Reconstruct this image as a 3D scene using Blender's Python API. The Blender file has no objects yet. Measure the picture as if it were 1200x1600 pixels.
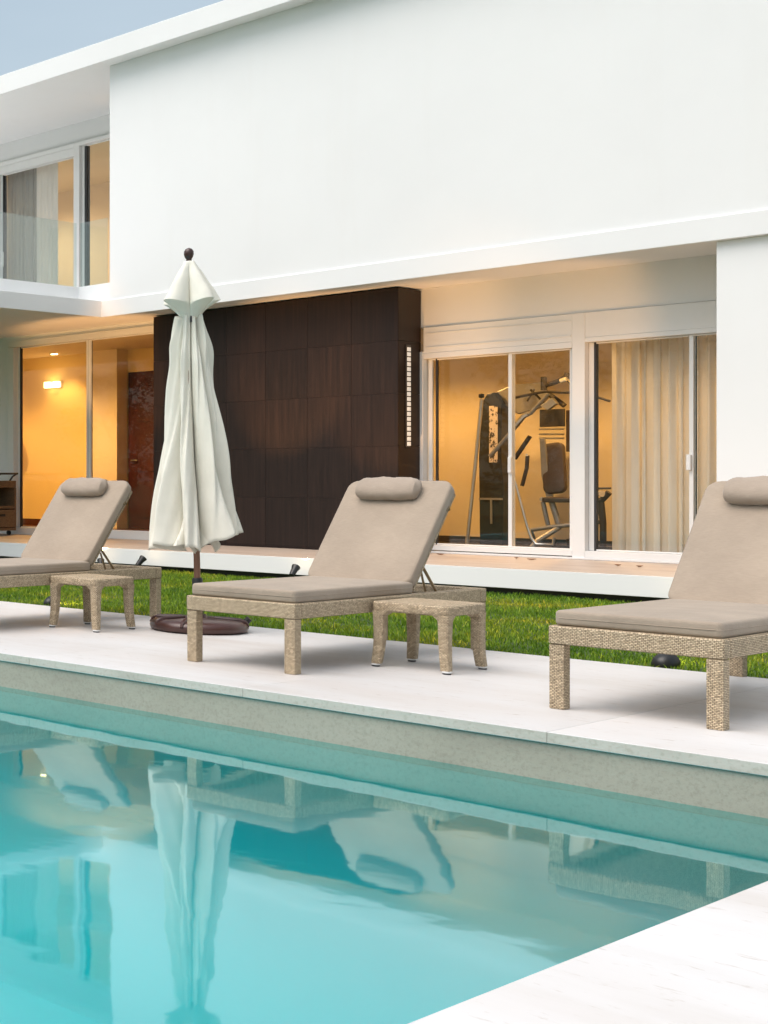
import bpy, bmesh, math, random
import numpy as np
from mathutils import Vector, Matrix, noise

random.seed(7)
S = bpy.context.scene
COL = S.collection
R = math.radians

# ------------------------------------------------------------------ camera
cam_d = bpy.data.cameras.new('camera')
cam = bpy.data.objects.new('camera', cam_d)
COL.objects.link(cam)
cam.location = (0, 0, 1.1)
cam.rotation_euler = (R(90), 0, R(58.4927))
cam_d.sensor_fit = 'HORIZONTAL'
cam_d.sensor_width = 36
cam_d.lens = 2071.86 / 1200 * 36
cam_d.shift_x = 1.0            # the photograph is the right-hand part of a wider picture
cam_d.shift_y = -50 / 1200
cam_d.clip_start = 0.05
cam_d.clip_end = 3000
S.camera = cam

# ------------------------------------------------------------------ sky, sun, exposure
SUN_EL, SUN_ROT = R(62), R(198)
w = bpy.data.worlds.new('World'); S.world = w; w.use_nodes = True
nt = w.node_tree
bg = nt.nodes['Background']
sky = nt.nodes.new('ShaderNodeTexSky'); sky.sky_type = 'NISHITA'
sky.sun_disc = False
sky.sun_elevation = SUN_EL
sky.sun_rotation = SUN_ROT
sky.air_density = 1.0; sky.dust_density = 6.0; sky.ozone_density = 1.0
# thin veil of high cloud over the clear sky
tcw = nt.nodes.new('ShaderNodeTexCoord'); mpw = nt.nodes.new('ShaderNodeMapping'); mpw.inputs['Scale'].default_value = (1.2, 1.2, 3.5)
nzw = nt.nodes.new('ShaderNodeTexNoise'); nzw.inputs['Scale'].default_value = 1.6; nzw.inputs['Detail'].default_value = 5
rpw = nt.nodes.new('ShaderNodeValToRGB')
rpw.color_ramp.elements[0].position = .30; rpw.color_ramp.elements[0].color = (1.8, 2.2, 2.08, 1)
rpw.color_ramp.elements[1].position = .72; rpw.color_ramp.elements[1].color = (2.75, 3.05, 2.85, 1)
adw = nt.nodes.new('ShaderNodeMix'); adw.data_type = 'RGBA'; adw.blend_type = 'ADD'; adw.inputs[0].default_value = 1
nt.links.new(tcw.outputs['Generated'], mpw.inputs[0]); nt.links.new(mpw.outputs[0], nzw.inputs['Vector']); nt.links.new(nzw.outputs['Fac'], rpw.inputs[0])
nt.links.new(sky.outputs[0], adw.inputs[6]); nt.links.new(rpw.outputs[0], adw.inputs[7])
nt.links.new(adw.outputs[2], bg.inputs['Color'])
bg.inputs['Strength'].default_value = 0.10

sd = bpy.data.lights.new('sun', 'SUN')
sd.energy = 1.5; sd.angle = R(60); sd.color = (1, .98, .985)
so = bpy.data.objects.new('sun', sd); COL.objects.link(so)
dirv = Vector((math.sin(SUN_ROT) * math.cos(SUN_EL), math.cos(SUN_ROT) * math.cos(SUN_EL), math.sin(SUN_EL)))
so.rotation_euler = dirv.to_track_quat('Z', 'Y').to_euler()
so.location = (0, -5, 12)

S.view_settings.view_transform = 'Standard'
S.view_settings.look = 'None'
S.view_settings.exposure = 0.40
S.view_settings.gamma = 1
S.cycles.max_bounces = 10
S.cycles.transparent_max_bounces = 16
S.cycles.glossy_bounces = 5
S.cycles.caustics_reflective = False
S.cycles.caustics_refractive = False
S.cycles.sample_clamp_indirect = 6
S.cycles.use_denoising = True

# ------------------------------------------------------------------ mesh helpers
class MB:
    def __init__(s):
        s.v = []; s.f = []; s.smooth = []
    def add(s, vs, fs, smooth=False):
        b = len(s.v); s.v += [tuple(p) for p in vs]
        s.f += [tuple(b + i for i in f) for f in fs]; s.smooth += [smooth] * len(fs)
        return s
    def box(s, x0, x1, y0, y1, z0, z1, bev=0.0):
        if bev <= 0:
            vs = [(x, y, z) for z in (z0, z1) for y in (y0, y1) for x in (x0, x1)]
            return s.add(vs, [(0, 2, 3, 1), (4, 5, 7, 6), (0, 1, 5, 4), (2, 6, 7, 3), (0, 4, 6, 2), (1, 3, 7, 5)])
        bm = bmesh.new(); bmesh.ops.create_cube(bm, size=1)
        for v in bm.verts:
            v.co = ((x0 + x1) / 2 + v.co.x * (x1 - x0), (y0 + y1) / 2 + v.co.y * (y1 - y0), (z0 + z1) / 2 + v.co.z * (z1 - z0))
        bmesh.ops.bevel(bm, geom=bm.edges[:], offset=bev, segments=2, affect='EDGES', profile=.5)
        return s.bm(bm)
    def bm(s, bm, mat=None, smooth=False):
        bm.verts.index_update()
        vs = [(mat @ v.co if mat else v.co)[:] for v in bm.verts]
        fs = [tuple(v.index for v in f.verts) for f in bm.faces]
        bm.free()
        return s.add(vs, fs, smooth)
    def tube(s, pts, r, n=8, cap=True):
        pts = [Vector(p) for p in pts]
        rs = r if isinstance(r, (list, tuple)) else [r] * len(pts)
        t0 = (pts[1] - pts[0]).normalized()
        up = Vector((0, 0, 1)) if abs(t0.z) < .9 else Vector((1, 0, 0))
        nrm = t0.cross(up).normalized()
        vs = []; fs = []
        for i, p in enumerate(pts):
            if i == 0: t = t0
            elif i == len(pts) - 1: t = (pts[-1] - pts[-2]).normalized()
            else: t = ((pts[i] - pts[i - 1]).normalized() + (pts[i + 1] - pts[i]).normalized()).normalized()
            nrm = (nrm - t * nrm.dot(t)).normalized(); bn = t.cross(nrm)
            for k in range(n):
                a = 2 * math.pi * k / n
                vs.append(p + (nrm * math.cos(a) + bn * math.sin(a)) * rs[i])
        for i in range(len(pts) - 1):
            for k in range(n):
                k2 = (k + 1) % n
                fs.append((i * n + k, i * n + k2, (i + 1) * n + k2, (i + 1) * n + k))
        s.add(vs, fs, True)
        if cap:
            s.add(vs[:n], [tuple(range(n - 1, -1, -1))]); s.add(vs[-n:], [tuple(range(n))])
        return s
    def lathe(s, prof, c=(0, 0, 0), n=24, smooth=True, mat=None):
        vs = []; fs = []
        for r, z in prof:
            for k in range(n):
                a = 2 * math.pi * k / n
                p = Vector((r * math.cos(a), r * math.sin(a), z))
                if mat: p = mat @ p
                vs.append(p + Vector(c))
        m = len(prof)
        for i in range(m - 1):
            for k in range(n):
                k2 = (k + 1) % n
                fs.append((i * n + k, i * n + k2, (i + 1) * n + k2, (i + 1) * n + k))
        fs.append(tuple(range(n - 1, -1, -1))); fs.append(tuple((m - 1) * n + k for k in range(n)))
        return s.add(vs, fs, smooth)
    def prism(s, poly, axis, a, b):
        """poly of (p,q); axis 'x','y','z' extruded from a to b"""
        n = len(poly)
        def P(p, q, t):
            return {'x': (t, p, q), 'y': (p, t, q), 'z': (p, q, t)}[axis]
        vs = [P(p, q, a) for p, q in poly] + [P(p, q, b) for p, q in poly]
        fs = [tuple(range(n)), tuple(range(2 * n - 1, n - 1, -1))]
        fs += [(i, (i + 1) % n + 0, (i + 1) % n + n, i + n)[::-1] for i in range(n)]
        return s.add(vs, fs)

def build(name, mb, mat, parent=None, bevel=0.0, recalc=True):
    org = world_org(parent)
    me = bpy.data.meshes.new(name)
    me.from_pydata([(a - org[0], b - org[1], c - org[2]) for a, b, c in mb.v], [], mb.f)
    bm = bmesh.new(); bm.from_mesh(me)
    bmesh.ops.remove_doubles(bm, verts=bm.verts, dist=1e-5) if any(mb.smooth) else None
    if recalc: bmesh.ops.recalc_face_normals(bm, faces=bm.faces[:])
    if bevel > 0:
        ed = [e for e in bm.edges if len(e.link_faces) == 2 and e.calc_face_angle(0) > .5]
        bmesh.ops.bevel(bm, geom=ed, offset=bevel, segments=2, affect='EDGES', profile=.5, clamp_overlap=True)
    uv = bm.loops.layers.uv.new('UVMap')
    for f in bm.faces:
        n = f.normal; ax = max(range(3), key=lambda i: abs(n[i]))
        for l in f.loops:
            c = l.vert.co
            l[uv].uv = (c.y, c.z) if ax == 0 else (c.x, c.z) if ax == 1 else (c.x, c.y)
    anysm = any(mb.smooth)
    for f in bm.faces: f.smooth = anysm
    bm.to_mesh(me); bm.free()
    if anysm:
        try: me.set_sharp_from_angle(angle=R(42))
        except Exception: pass
    me.materials.append(mat)
    o = bpy.data.objects.new(name, me); COL.objects.link(o)
    if parent: o.parent = parent
    return o

ORG = {}
def world_org(o):
    if o is None: return (0, 0, 0)
    x = y = z = 0
    while o is not None:
        x += o.location.x; y += o.location.y; z += o.location.z; o = o.parent
    return (x, y, z)

def tag(o, label=None, cat=None, group=None, kind=None):
    if label: o['label'] = label
    if cat: o['category'] = cat
    if group: o['group'] = group
    if kind: o['kind'] = kind
    return o

def thing(name, loc, label, cat, group=None):
    o = bpy.data.objects.new(name, None); COL.objects.link(o)
    o.empty_display_size = .2
    o.location = loc
    return tag(o, label, cat, group)

def copy_tree(o, parent=None):
    c = o.copy(); COL.objects.link(c)
    if parent: c.parent = parent
    for ch in o.children: copy_tree(ch, c)
    return c

def piece(name, mesh, loc, parent):
    o = bpy.data.objects.new(name, mesh); COL.objects.link(o)
    g = world_org(parent)
    o.parent = parent
    o.location = (loc[0] - g[0], loc[1] - g[1], loc[2] - g[2])
    return o

def rrect(w, l, r, seg=5):
    r = max(1e-4, min(r, w / 2 - 1e-4, l / 2 - 1e-4)); P = []
    for cx_, cy_, a0 in ((w / 2 - r, l / 2 - r, 0), (-w / 2 + r, l / 2 - r, 90), (-w / 2 + r, -l / 2 + r, 180), (w / 2 - r, -l / 2 + r, 270)):
        for k in range(seg + 1):
            a = R(a0 + 90 * k / seg); P.append((cx_ + r * math.cos(a), cy_ + r * math.sin(a)))
    return P

def rounded_slab(w, l, t, cr, er, crown=0.0, wob=0.0, seed=0, under=None):
    """soft slab lying in xy, centred, from z=0 to z=t, with corner radius, edge radius and a crowned top"""
    rings = []
    K = 4
    for k in range(K + 1):
        a = R(90 * k / K); rings.append((er * (1 - math.sin(a)), er * (1 - math.cos(a))))
    top = []
    for k in range(K + 1):
        a = R(90 * k / K); top.append((er * (1 - math.cos(a)), t - er * (1 - math.sin(a))))
    rings += top
    m = min(w, l) / 2
    for q in (.12, .25, .42, .6, .8, .97):
        d = er + (m - er) * q
        rings.append((d, t + crown * math.sin(min(1, q * 1.3) * math.pi / 2)))
    vs = []; n = None
    for d, z in rings:
        P = rrect(w - 2 * d, l - 2 * d, max(cr - d, .004), 5); n = len(P)
        for x, y in P:
            dz = 0; dx = 0
            if wob:
                nv = noise.noise(Vector((x * 5 + seed, y * 5, z * 4)))
                dz = wob * nv; dx = wob * .5 * noise.noise(Vector((y * 7, x * 7 + seed, 3)))
            vs.append((x + dx, y + dx, z + dz))
    fs = [tuple(range(n - 1, -1, -1))]
    for i in range(len(rings) - 1):
        for k in range(n):
            k2 = (k + 1) % n
            fs.append((i * n + k, i * n + k2, (i + 1) * n + k2, (i + 1) * n + k))
    fs.append(tuple((len(rings) - 1) * n + k for k in range(n)))
    return vs, fs

# ------------------------------------------------------------------ material helpers
class NT:
    def __init__(s, name):
        s.m = bpy.data.materials.new(name); s.m.use_nodes = True
        s.t = s.m.node_tree; s.b = s.t.nodes['Principled BSDF']; s.out = s.t.nodes['Material Output']
    def n(s, typ, **kw):
        nd = s.t.nodes.new('ShaderNode' + typ)
        for k, v in kw.items():
            if hasattr(nd, k) and k not in ('Scale',): setattr(nd, k, v)
            else: nd.inputs[k.replace('_', ' ')].default_value = v
        return nd
    def l(s, a, b): s.t.links.new(a, b)
    def coords(s, kind='Object', scale=(1, 1, 1)):
        tc = s.n('TexCoord'); mp = s.n('Mapping'); mp.inputs['Scale'].default_value = scale
        s.l(tc.outputs[kind], mp.inputs[0]); return mp.outputs[0]
    def noise(s, co, scale, detail=4, rough=.55):
        nd = s.n('TexNoise'); nd.inputs['Scale'].default_value = scale
        nd.inputs['Detail'].default_value = detail; nd.inputs['Roughness'].default_value = rough
        s.l(co, nd.inputs['Vector']); return nd.outputs['Fac']
    def ramp(s, fac, stops):
        nd = s.n('ValToRGB'); cr = nd.color_ramp
        while len(cr.elements) < len(stops): cr.elements.new(.5)
        for e, (p, c) in zip(cr.elements, stops):
            e.position = p; e.color = (*c, 1) if len(c) == 3 else c
        s.l(fac, nd.inputs[0]); return nd.outputs[0]
    def mix(s, fac, a, b, mode='MIX'):
        nd = s.n('Mix'); nd.data_type = 'RGBA'; nd.blend_type = mode
        for sock, v in ((nd.inputs[0], fac), (nd.inputs[6], a), (nd.inputs[7], b)):
            if isinstance(v, (int, float)): sock.default_value = v
            elif isinstance(v, tuple): sock.default_value = (*v, 1)
            else: s.l(v, sock)
        return nd.outputs[2]
    def math(s, op, a, b=None):
        nd = s.n('Math'); nd.operation = op
        for i, v in enumerate((a, b)):
            if v is None: continue
            if isinstance(v, (int, float)): nd.inputs[i].default_value = v
            else: s.l(v, nd.inputs[i])
        return nd.outputs[0]
    def bump(s, h, strength=.3, dist=.01):
        nd = s.n('Bump'); nd.inputs['Strength'].default_value = strength; nd.inputs['Distance'].default_value = dist
        s.l(h, nd.inputs['Height']); s.l(nd.outputs[0], s.b.inputs['Normal']); return nd
    def base(s, c):
        if isinstance(c, tuple): s.b.inputs['Base Color'].default_value = (*c, 1)
        else: s.l(c, s.b.inputs['Base Color'])
    def set(s, rough=.5, metal=0, spec=None):
        s.b.inputs['Roughness'].default_value = rough; s.b.inputs['Metallic'].default_value = metal
        if spec is not None: s.b.inputs['Specular IOR Level'].default_value = spec

def simple(name, c, rough=.5, metal=0, var=.06, vs=6, bump=0, bscale=60):
    k = NT(name); co = k.coords()
    d = tuple(max(0, x * (1 - var)) for x in c); e = tuple(min(1, x * (1 + var)) for x in c)
    k.base(k.ramp(k.noise(co, vs), [(.3, d), (.7, e)])); k.set(rough, metal)
    if bump: k.bump(k.noise(co, bscale, 3), bump, .003)
    return k.m

def two_sided_fresnel(k, ior):
    # thin sheet: same reflectance whichever side it is seen from
    ge = k.n('NewGeometry')
    i = k.math('ADD', k.math('MULTIPLY', ge.outputs['Backfacing'], 1 / ior - ior), ior)
    fr = k.n('Fresnel'); k.l(i, fr.inputs['IOR']); return fr

M = {}
# painted render
k = NT('white_render'); co = k.coords()
a = k.ramp(k.noise(co, .6, 5), [(.3, (.80, .805, .81)), (.7, (.835, .84, .845))])
st = k.ramp(k.noise(k.coords(scale=(3, 3, .25)), 1.2, 5, .6), [(.55, (1, 1, 1)), (.85, (.985, .98, .972))])
k.base(k.mix(1.0, a, st, 'MULTIPLY')); k.set(.75); k.bump(k.math('ADD', k.noise(co, 140, 3), k.math('MULTIPLY', k.noise(co, 5, 4, .6), 3.0)), .14, .003); M['white'] = k.m
M['alu'] = simple('white_aluminium', (.78, .78, .77), .35, 0, .02, 3)
M['track'] = simple('dark_track_rubber', (.03, .03, .032), .6)
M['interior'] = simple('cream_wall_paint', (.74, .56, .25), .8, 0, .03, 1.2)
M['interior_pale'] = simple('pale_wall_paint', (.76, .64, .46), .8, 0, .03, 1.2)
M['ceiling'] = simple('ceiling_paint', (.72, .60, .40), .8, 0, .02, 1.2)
M['wood_floor'] = simple('dark_red_wood_floor', (.075, .02, .012), .3, 0, .3, 8)
M['door'] = simple('dark_red_door', (.05, .0016, .0035), .6, 0, .25, 3)
M['gym_floor'] = simple('dark_rubber_floor', (.035, .033, .032), .5)
M['steel'] = simple('brushed_steel', (.55, .53, .5), .3, .9, .04)
M['grey_steel'] = simple('grey_powdercoat_steel', (.28, .26, .24), .4, .3, .06)
M['dark_steel'] = simple('dark_powdercoat_steel', (.05, .042, .036), .4, .2, .1)
M['black'] = simple('black_plastic', (.012, .012, .013), .4, 0, .1)
M['pad'] = simple('brown_vinyl_pad', (.06, .04, .03), .5, 0, .1, 9, .2, 90)
M['chrome'] = simple('bright_knob', (.85, .82, .76), .2, .6, .02)
M['bronze'] = simple('bronze_metal_tube', (.26, .19, .11), .35, .7, .1)

# travertine terrace
k = NT('travertine'); co = k.coords(scale=(.6, 2.2, 1))
a = k.ramp(k.noise(co, 1.6, 7, .65), [(.25, (.40, .30, .235)), (.5, (.51, .41, .33)), (.75, (.58, .50, .43))])
b = k.ramp(k.noise(k.coords(scale=(1, 3, 1)), 9, 5), [(.35, (.86, .80, .76)), (.6, (1, 1, 1))])
k.base(k.mix(.7, a, b, 'MULTIPLY')); k.set(.45); k.bump(k.noise(co, 40, 3), .06, .003); M['travertine'] = k.m
# white limestone deck
k = NT('white_limestone'); co = k.coords(scale=(.45, 1.6, 1))
a = k.ramp(k.noise(co, 1.1, 7, .62), [(.28, (.54, .52, .50)), (.5, (.615, .61, .61)), (.8, (.655, .655, .66))])
pits = k.noise(k.coords(scale=(2.2, 6, 3)), 4.2, 6, .7)
pm = k.ramp(pits, [(.58, (1, 1, 1)), (.65, (.88, .85, .82)), (.74, (.55, .50, .46))])
tint = k.ramp(k.noise(k.coords(scale=(.35, .9, 1)), .9, 5, .6), [(.45, (1, 1, 1)), (.72, (.90, .84, .79))])
oi = k.n('ObjectInfo'); tn = k.ramp(oi.outputs['Random'], [(0, (.94, .935, .93)), (1, (1.02, 1.015, 1.01))])
k.base(k.mix(1.0, k.mix(1.0, k.mix(1.0, a, pm, 'MULTIPLY'), tint, 'MULTIPLY'), tn, 'MULTIPLY')); k.set(.5)
k.bump(k.noise(k.coords(), 60, 4), .08, .003); M['limestone'] = k.m
# unpolished sawn slab edge
k = NT('sawn_stone_edge'); co = k.coords(scale=(1, 1, 3))
a = k.ramp(k.noise(co, 2.4, 6, .65), [(.25, (.44, .405, .35)), (.5, (.545, .505, .445)), (.75, (.59, .555, .50))])
sp = k.ramp(k.noise(k.coords(), 55, 3), [(.33, (.86, .86, .83)), (.48, (1, 1, 1))])
k.base(k.mix(1, a, sp, 'MULTIPLY')); k.set(.7); k.bump(k.noise(k.coords(), 40, 4), .3, .004); M['edge'] = k.m
# pool wall concrete
k = NT('pool_concrete'); co = k.coords(scale=(.8, .8, 3))
a = k.ramp(k.noise(co, 1.3, 6, .6), [(.28, (.31, .275, .225)), (.5, (.385, .35, .285)), (.75, (.43, .395, .33))])
sp = k.ramp(k.noise(k.coords(), 70, 3, .7), [(.3, (.84, .84, .82)), (.5, (1, 1, 1)), (.72, (1.05, 1.05, 1.04))])
k.base(k.mix(1, a, sp, 'MULTIPLY')); k.set(.8); k.bump(k.noise(k.coords(), 60, 5), .22, .004); M['concrete'] = k.m
# pool plaster
k = NT('turquoise_pool_plaster'); co = k.coords()
k.base(k.ramp(k.noise(co, 2.5, 6, .6), [(.3, (.10, .56, .60)), (.7, (.13, .63, .67))])); k.set(.7); M['basin'] = k.m
# below the water line the water's depth tint is painted into the lining, grey to turquoise
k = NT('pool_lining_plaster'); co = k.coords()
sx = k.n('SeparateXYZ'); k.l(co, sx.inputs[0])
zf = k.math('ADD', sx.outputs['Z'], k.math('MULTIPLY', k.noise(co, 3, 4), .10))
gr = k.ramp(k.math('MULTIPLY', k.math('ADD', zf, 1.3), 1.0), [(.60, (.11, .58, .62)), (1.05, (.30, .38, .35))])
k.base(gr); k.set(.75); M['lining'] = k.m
# water: clear tinted surface with mirror reflection
k = NT('pool_water'); t = k.t
t.nodes.remove(k.b)
tr = k.n('BsdfTransparent'); tr.inputs[0].default_value = (.07, .80, .81, 1)
gl = k.n('BsdfGlossy'); gl.inputs['Roughness'].default_value = .035; gl.inputs[0].default_value = (.86, .985, 1, 1)
co = k.coords(scale=(.8, .8, 1))
h1 = k.noise(co, 1.3, 2, .4); h2 = k.noise(k.coords(scale=(1, 1, 1)), 5, 2, .4)
hh = k.math('ADD', h1, k.math('MULTIPLY', h2, .12))
bp = k.n('Bump'); bp.inputs['Strength'].default_value = .14; bp.inputs['Distance'].default_value = .03
k.l(hh, bp.inputs['Height']); k.l(bp.outputs[0], gl.inputs['Normal'])
lw = k.n('LayerWeight'); lw.inputs['Blend'].default_value = .5
fr_ = k.math('POWER', lw.outputs['Facing'], 3.0)
mx = k.n('MixShader'); k.l(fr_, mx.inputs[0]); k.l(tr.outputs[0], mx.inputs[1]); k.l(gl.outputs[0], mx.inputs[2])
k.l(mx.outputs[0], k.out.inputs['Surface']); M['water'] = k.m
# glass
def glass(name, tint, ior=1.5, rough=0.0):
    k = NT(name); k.t.nodes.remove(k.b)
    tr = k.n('BsdfTransparent'); tr.inputs[0].default_value = (*tint, 1)
    gl = k.n('BsdfGlossy'); gl.inputs['Roughness'].default_value = rough
    fr = two_sided_fresnel(k, ior)
    mx = k.n('MixShader'); k.l(fr.outputs[0], mx.inputs[0]); k.l(tr.outputs[0], mx.inputs[1]); k.l(gl.outputs[0], mx.inputs[2])
    k.l(mx.outputs[0], k.out.inputs['Surface']); return k.m
M['glass'] = glass('window_glass', (.97, .98, .97), 1.42)
M['bal_glass'] = glass('greenish_balustrade_glass', (.90, .95, .94), 1.95)
# wicker
k = NT('woven_wicker'); uv = k.coords('UV')
br = k.n('TexBrick'); br.offset = .5; br.squash = 1
br.inputs['Scale'].default_value = 1; br.inputs['Brick Width'].default_value = .0155; br.inputs['Row Height'].default_value = .0075
br.inputs['Mortar Size'].default_value = .0017; br.inputs['Mortar Smooth'].default_value = .6; br.inputs['Bias'].default_value = 0
br.inputs['Color1'].default_value = (.74, .60, .42, 1); br.inputs['Color2'].default_value = (.52, .41, .275, 1); br.inputs['Mortar'].default_value = (.17, .115, .065, 1)
k.l(uv, br.inputs['Vector'])
vr = k.ramp(k.noise(k.coords(), 26, 4, .7), [(.3, (.84, .83, .81)), (.55, (1, 1, 1)), (.8, (1.12, 1.12, 1.10))])
gr = k.ramp(k.noise(k.coords(), 105, 2, .6), [(.34, (.62, .60, .56)), (.5, (1, 1, 1)), (.66, (1.25, 1.24, 1.2))])
k.base(k.mix(1, k.mix(1, br.outputs['Color'], vr, 'MULTIPLY'), gr, 'MULTIPLY')); k.set(.55)
k.bump(k.math('SUBTRACT', 1.0, br.outputs['Fac']), .8, .003); M['wicker'] = k.m
# cushion fabric
def fabric(name, c, rel=.1):
    k = NT(name); co = k.coords(); uv = k.coords('UV', (1, 1, 1))
    a = k.ramp(k.noise(co, 3.2, 5, .6), [(.3, tuple(x * (1 - rel) for x in c)), (.7, tuple(min(1, x * (1 + rel)) for x in c))])
    wv = k.noise(k.coords(scale=(6, 90, 90)), 5, 3, .6)
    b = k.ramp(wv, [(.3, (.9, .9, .9)), (.7, (1.06, 1.06, 1.06))])
    k.base(k.mix(1, a, b, 'MULTIPLY')); k.set(.9, 0, .2)
    k.b.inputs['Sheen Weight'].default_value = .15
    hh = k.math('ADD', k.math('MULTIPLY', k.noise(co, 5, 4, .55), 1.0), k.math('MULTIPLY', k.noise(co, 320, 2), .05))
    k.bump(hh, .5, .022); return k.m
M['cushion'] = fabric('taupe_cushion_fabric', (.345, .280, .218))
M['pillow'] = fabric('taupe_pillow_fabric', (.345, .281, .225))
M['piping'] = fabric('darker_piping', (.30, .24, .19))
# parasol canvas
k = NT('off_white_canvas'); co = k.coords()
a = k.ramp(k.noise(co, 6, 5), [(.3, (.80, .775, .68)), (.7, (.86, .835, .745))])
k.base(a); k.set(.85, 0, .2)
hh = k.math('ADD', k.noise(k.coords(scale=(1, 1, .35)), 16, 4, .6), k.math('MULTIPLY', k.noise(co, 240, 2), .05))
k.bump(hh, .35, .012)
k.b.inputs['Sheen Weight'].default_value = .1
tl = k.n('BsdfTranslucent'); k.l(a, tl.inputs[0])
mx = k.n('MixShader'); mx.inputs[0].default_value = .15
k.l(k.b.outputs[0], mx.inputs[1]); k.l(tl.outputs[0], mx.inputs[2]); k.l(mx.outputs[0], k.out.inputs[0]); M['canvas'] = k.m
# teak
k = NT('teak'); co = k.coords(scale=(6, 6, .6))
k.base(k.ramp(k.noise(co, 5, 5), [(.3, (.17, .075, .042)), (.7, (.28, .14, .085))])); k.set(.45); M['teak'] = k.m
M['base_brown'] = simple('glossy_brown_plastic', (.055, .024, .02), .28, 0, .25, 5, .1, 40)
# dark cladding tile
def tile_mat(name, c):
    k = NT(name)
    tc = k.n('TexCoord'); oi = k.n('ObjectInfo')
    ad = k.n('VectorMath'); ad.operation = 'ADD'
    mu = k.n('VectorMath'); mu.operation = 'SCALE'; mu.inputs['Scale'].default_value = 13.0
    cb = k.n('CombineXYZ')
    for i in range(3): k.l(oi.outputs['Random'], cb.inputs[i])
    k.l(cb.outputs[0], mu.inputs[0]); k.l(tc.outputs['Object'], ad.inputs[0]); k.l(mu.outputs[0], ad.inputs[1])
    mp = k.n('Mapping'); mp.inputs['Scale'].default_value = (9, 9, .35); k.l(ad.outputs[0], mp.inputs[0])
    f = k.noise(mp.outputs[0], 3.5, 6, .65)
    a = k.ramp(f, [(.25, tuple(x * .55 for x in c)), (.5, c), (.78, tuple(x * 1.7 for x in c))])
    rv = k.math('ADD', k.math('MULTIPLY', oi.outputs['Random'], .35), .82)
    b = k.n('CombineColor')
    for i in range(3): k.l(rv, b.inputs[i])
    k.base(k.mix(1, a, b.outputs[0], 'MULTIPLY'))
    r = k.math('ADD', k.math('MULTIPLY', f, .25), .42); k.l(r, k.b.inputs['Roughness'])
    k.b.inputs['Specular IOR Level'].default_value = .3
    k.bump(f, .08, .004); return k.m
M['tile'] = tile_mat('dark_brown_tile', (.019, .0098, .0072))
M['grout'] = simple('dark_grey_grout', (.066, .052, .044), .8)
# curtain
def curtain_mat(name, c, trl=.35, transp=0.0):
    k = NT(name); co = k.coords(scale=(1, 1, .2))
    a = k.ramp(k.noise(co, 9, 4), [(.3, tuple(x * .92 for x in c)), (.7, c)])
    d = k.n('BsdfDiffuse'); tl = k.n('BsdfTranslucent'); k.l(a, d.inputs[0]); k.l(a, tl.inputs[0])
    mx = k.n('MixShader'); mx.inputs[0].default_value = trl
    k.l(d.outputs[0], mx.inputs[1]); k.l(tl.outputs[0], mx.inputs[2])
    if transp:
        tp = k.n('BsdfTransparent'); m2 = k.n('MixShader'); m2.inputs[0].default_value = transp
        k.l(mx.outputs[0], m2.inputs[1]); k.l(tp.outputs[0], m2.inputs[2]); k.l(m2.outputs[0], k.out.inputs[0])
    else: k.l(mx.outputs[0], k.out.inputs[0])
    k.t.nodes.remove(k.b); return k.m
M['curtain'] = curtain_mat('beige_sheer_curtain', (.90, .85, .76), .2, .05)
M['curtain_grey'] = curtain_mat('grey_curtain', (.36, .37, .36), .25)
M['curtain_pale'] = curtain_mat('pale_curtain', (.82, .80, .77), .2)
# grass
k = NT('lawn_soil'); co = k.coords()
k.base(k.ramp(k.noise(co, 8, 5), [(.3, (.03, .05, .012)), (.7, (.06, .10, .02))])); k.set(.9); M['soil'] = k.m
k = NT('ground_grass'); co = k.coords()
k.base(k.ramp(k.noise(co, 3, 6, .65), [(.3, (.035, .07, .015)), (.7, (.075, .12, .025))])); k.set(.9); k.bump(k.noise(co, 50, 4), .6, .02); M['ground'] = k.m
k = NT('grass_blade'); ge = k.n('NewGeometry'); co = k.coords()
clump = k.ramp(k.noise(co, 7, 4, .65), [(.35, (.55, .62, .6)), (.6, (1.1, 1.08, 1.0))])
patch = k.ramp(k.noise(co, 1.1, 4, .6), [(.32, (.10, .22, .016)), (.52, (.20, .33, .024)), (.70, (.42, .43, .034))])  # patchy lawn tone; the yellow end also paints in lamp-lit grass
rnd = k.ramp(ge.outputs['Random Per Island'], [(0, (.5, .6, .5)), (.5, (1, 1, 1)), (.88, (1.5, 1.35, 1.1)), (.95, (2.3, 1.7, 1.6)), (1, (2.6, 1.5, 2.0))])
c = k.mix(1, k.mix(1, patch, rnd, 'MULTIPLY'), clump, 'MULTIPLY'); k.base(c); k.set(.55, 0, .3)
tl = k.n('BsdfTranslucent'); k.l(c, tl.inputs[0]); mx = k.n('MixShader'); mx.inputs[0].default_value = .3
k.l(k.b.outputs[0], mx.inputs[1]); k.l(tl.outputs[0], mx.inputs[2]); k.l(mx.outputs[0], k.out.inputs[0]); M['blade'] = k.m

def emit(name, c, s):
    k = NT(name); k.base((.8, .8, .8)); k.b.inputs['Emission Color'].default_value = (*c, 1); k.b.inputs['Emission Strength'].default_value = s
    return k.m
M['lamp'] = emit('lit_lamp', (1, .72, .36), 14)
M['lamp_soft'] = emit('lit_lamp_cube', (1, .78, .42), 4)
M['strip_lamp'] = emit('lit_strip_cell', (1, .88, .72), .25)
M['shade'] = emit('orange_lamp_shade', (.9, .25, .03), .25)
WARM = (1, .55, .17)

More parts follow.
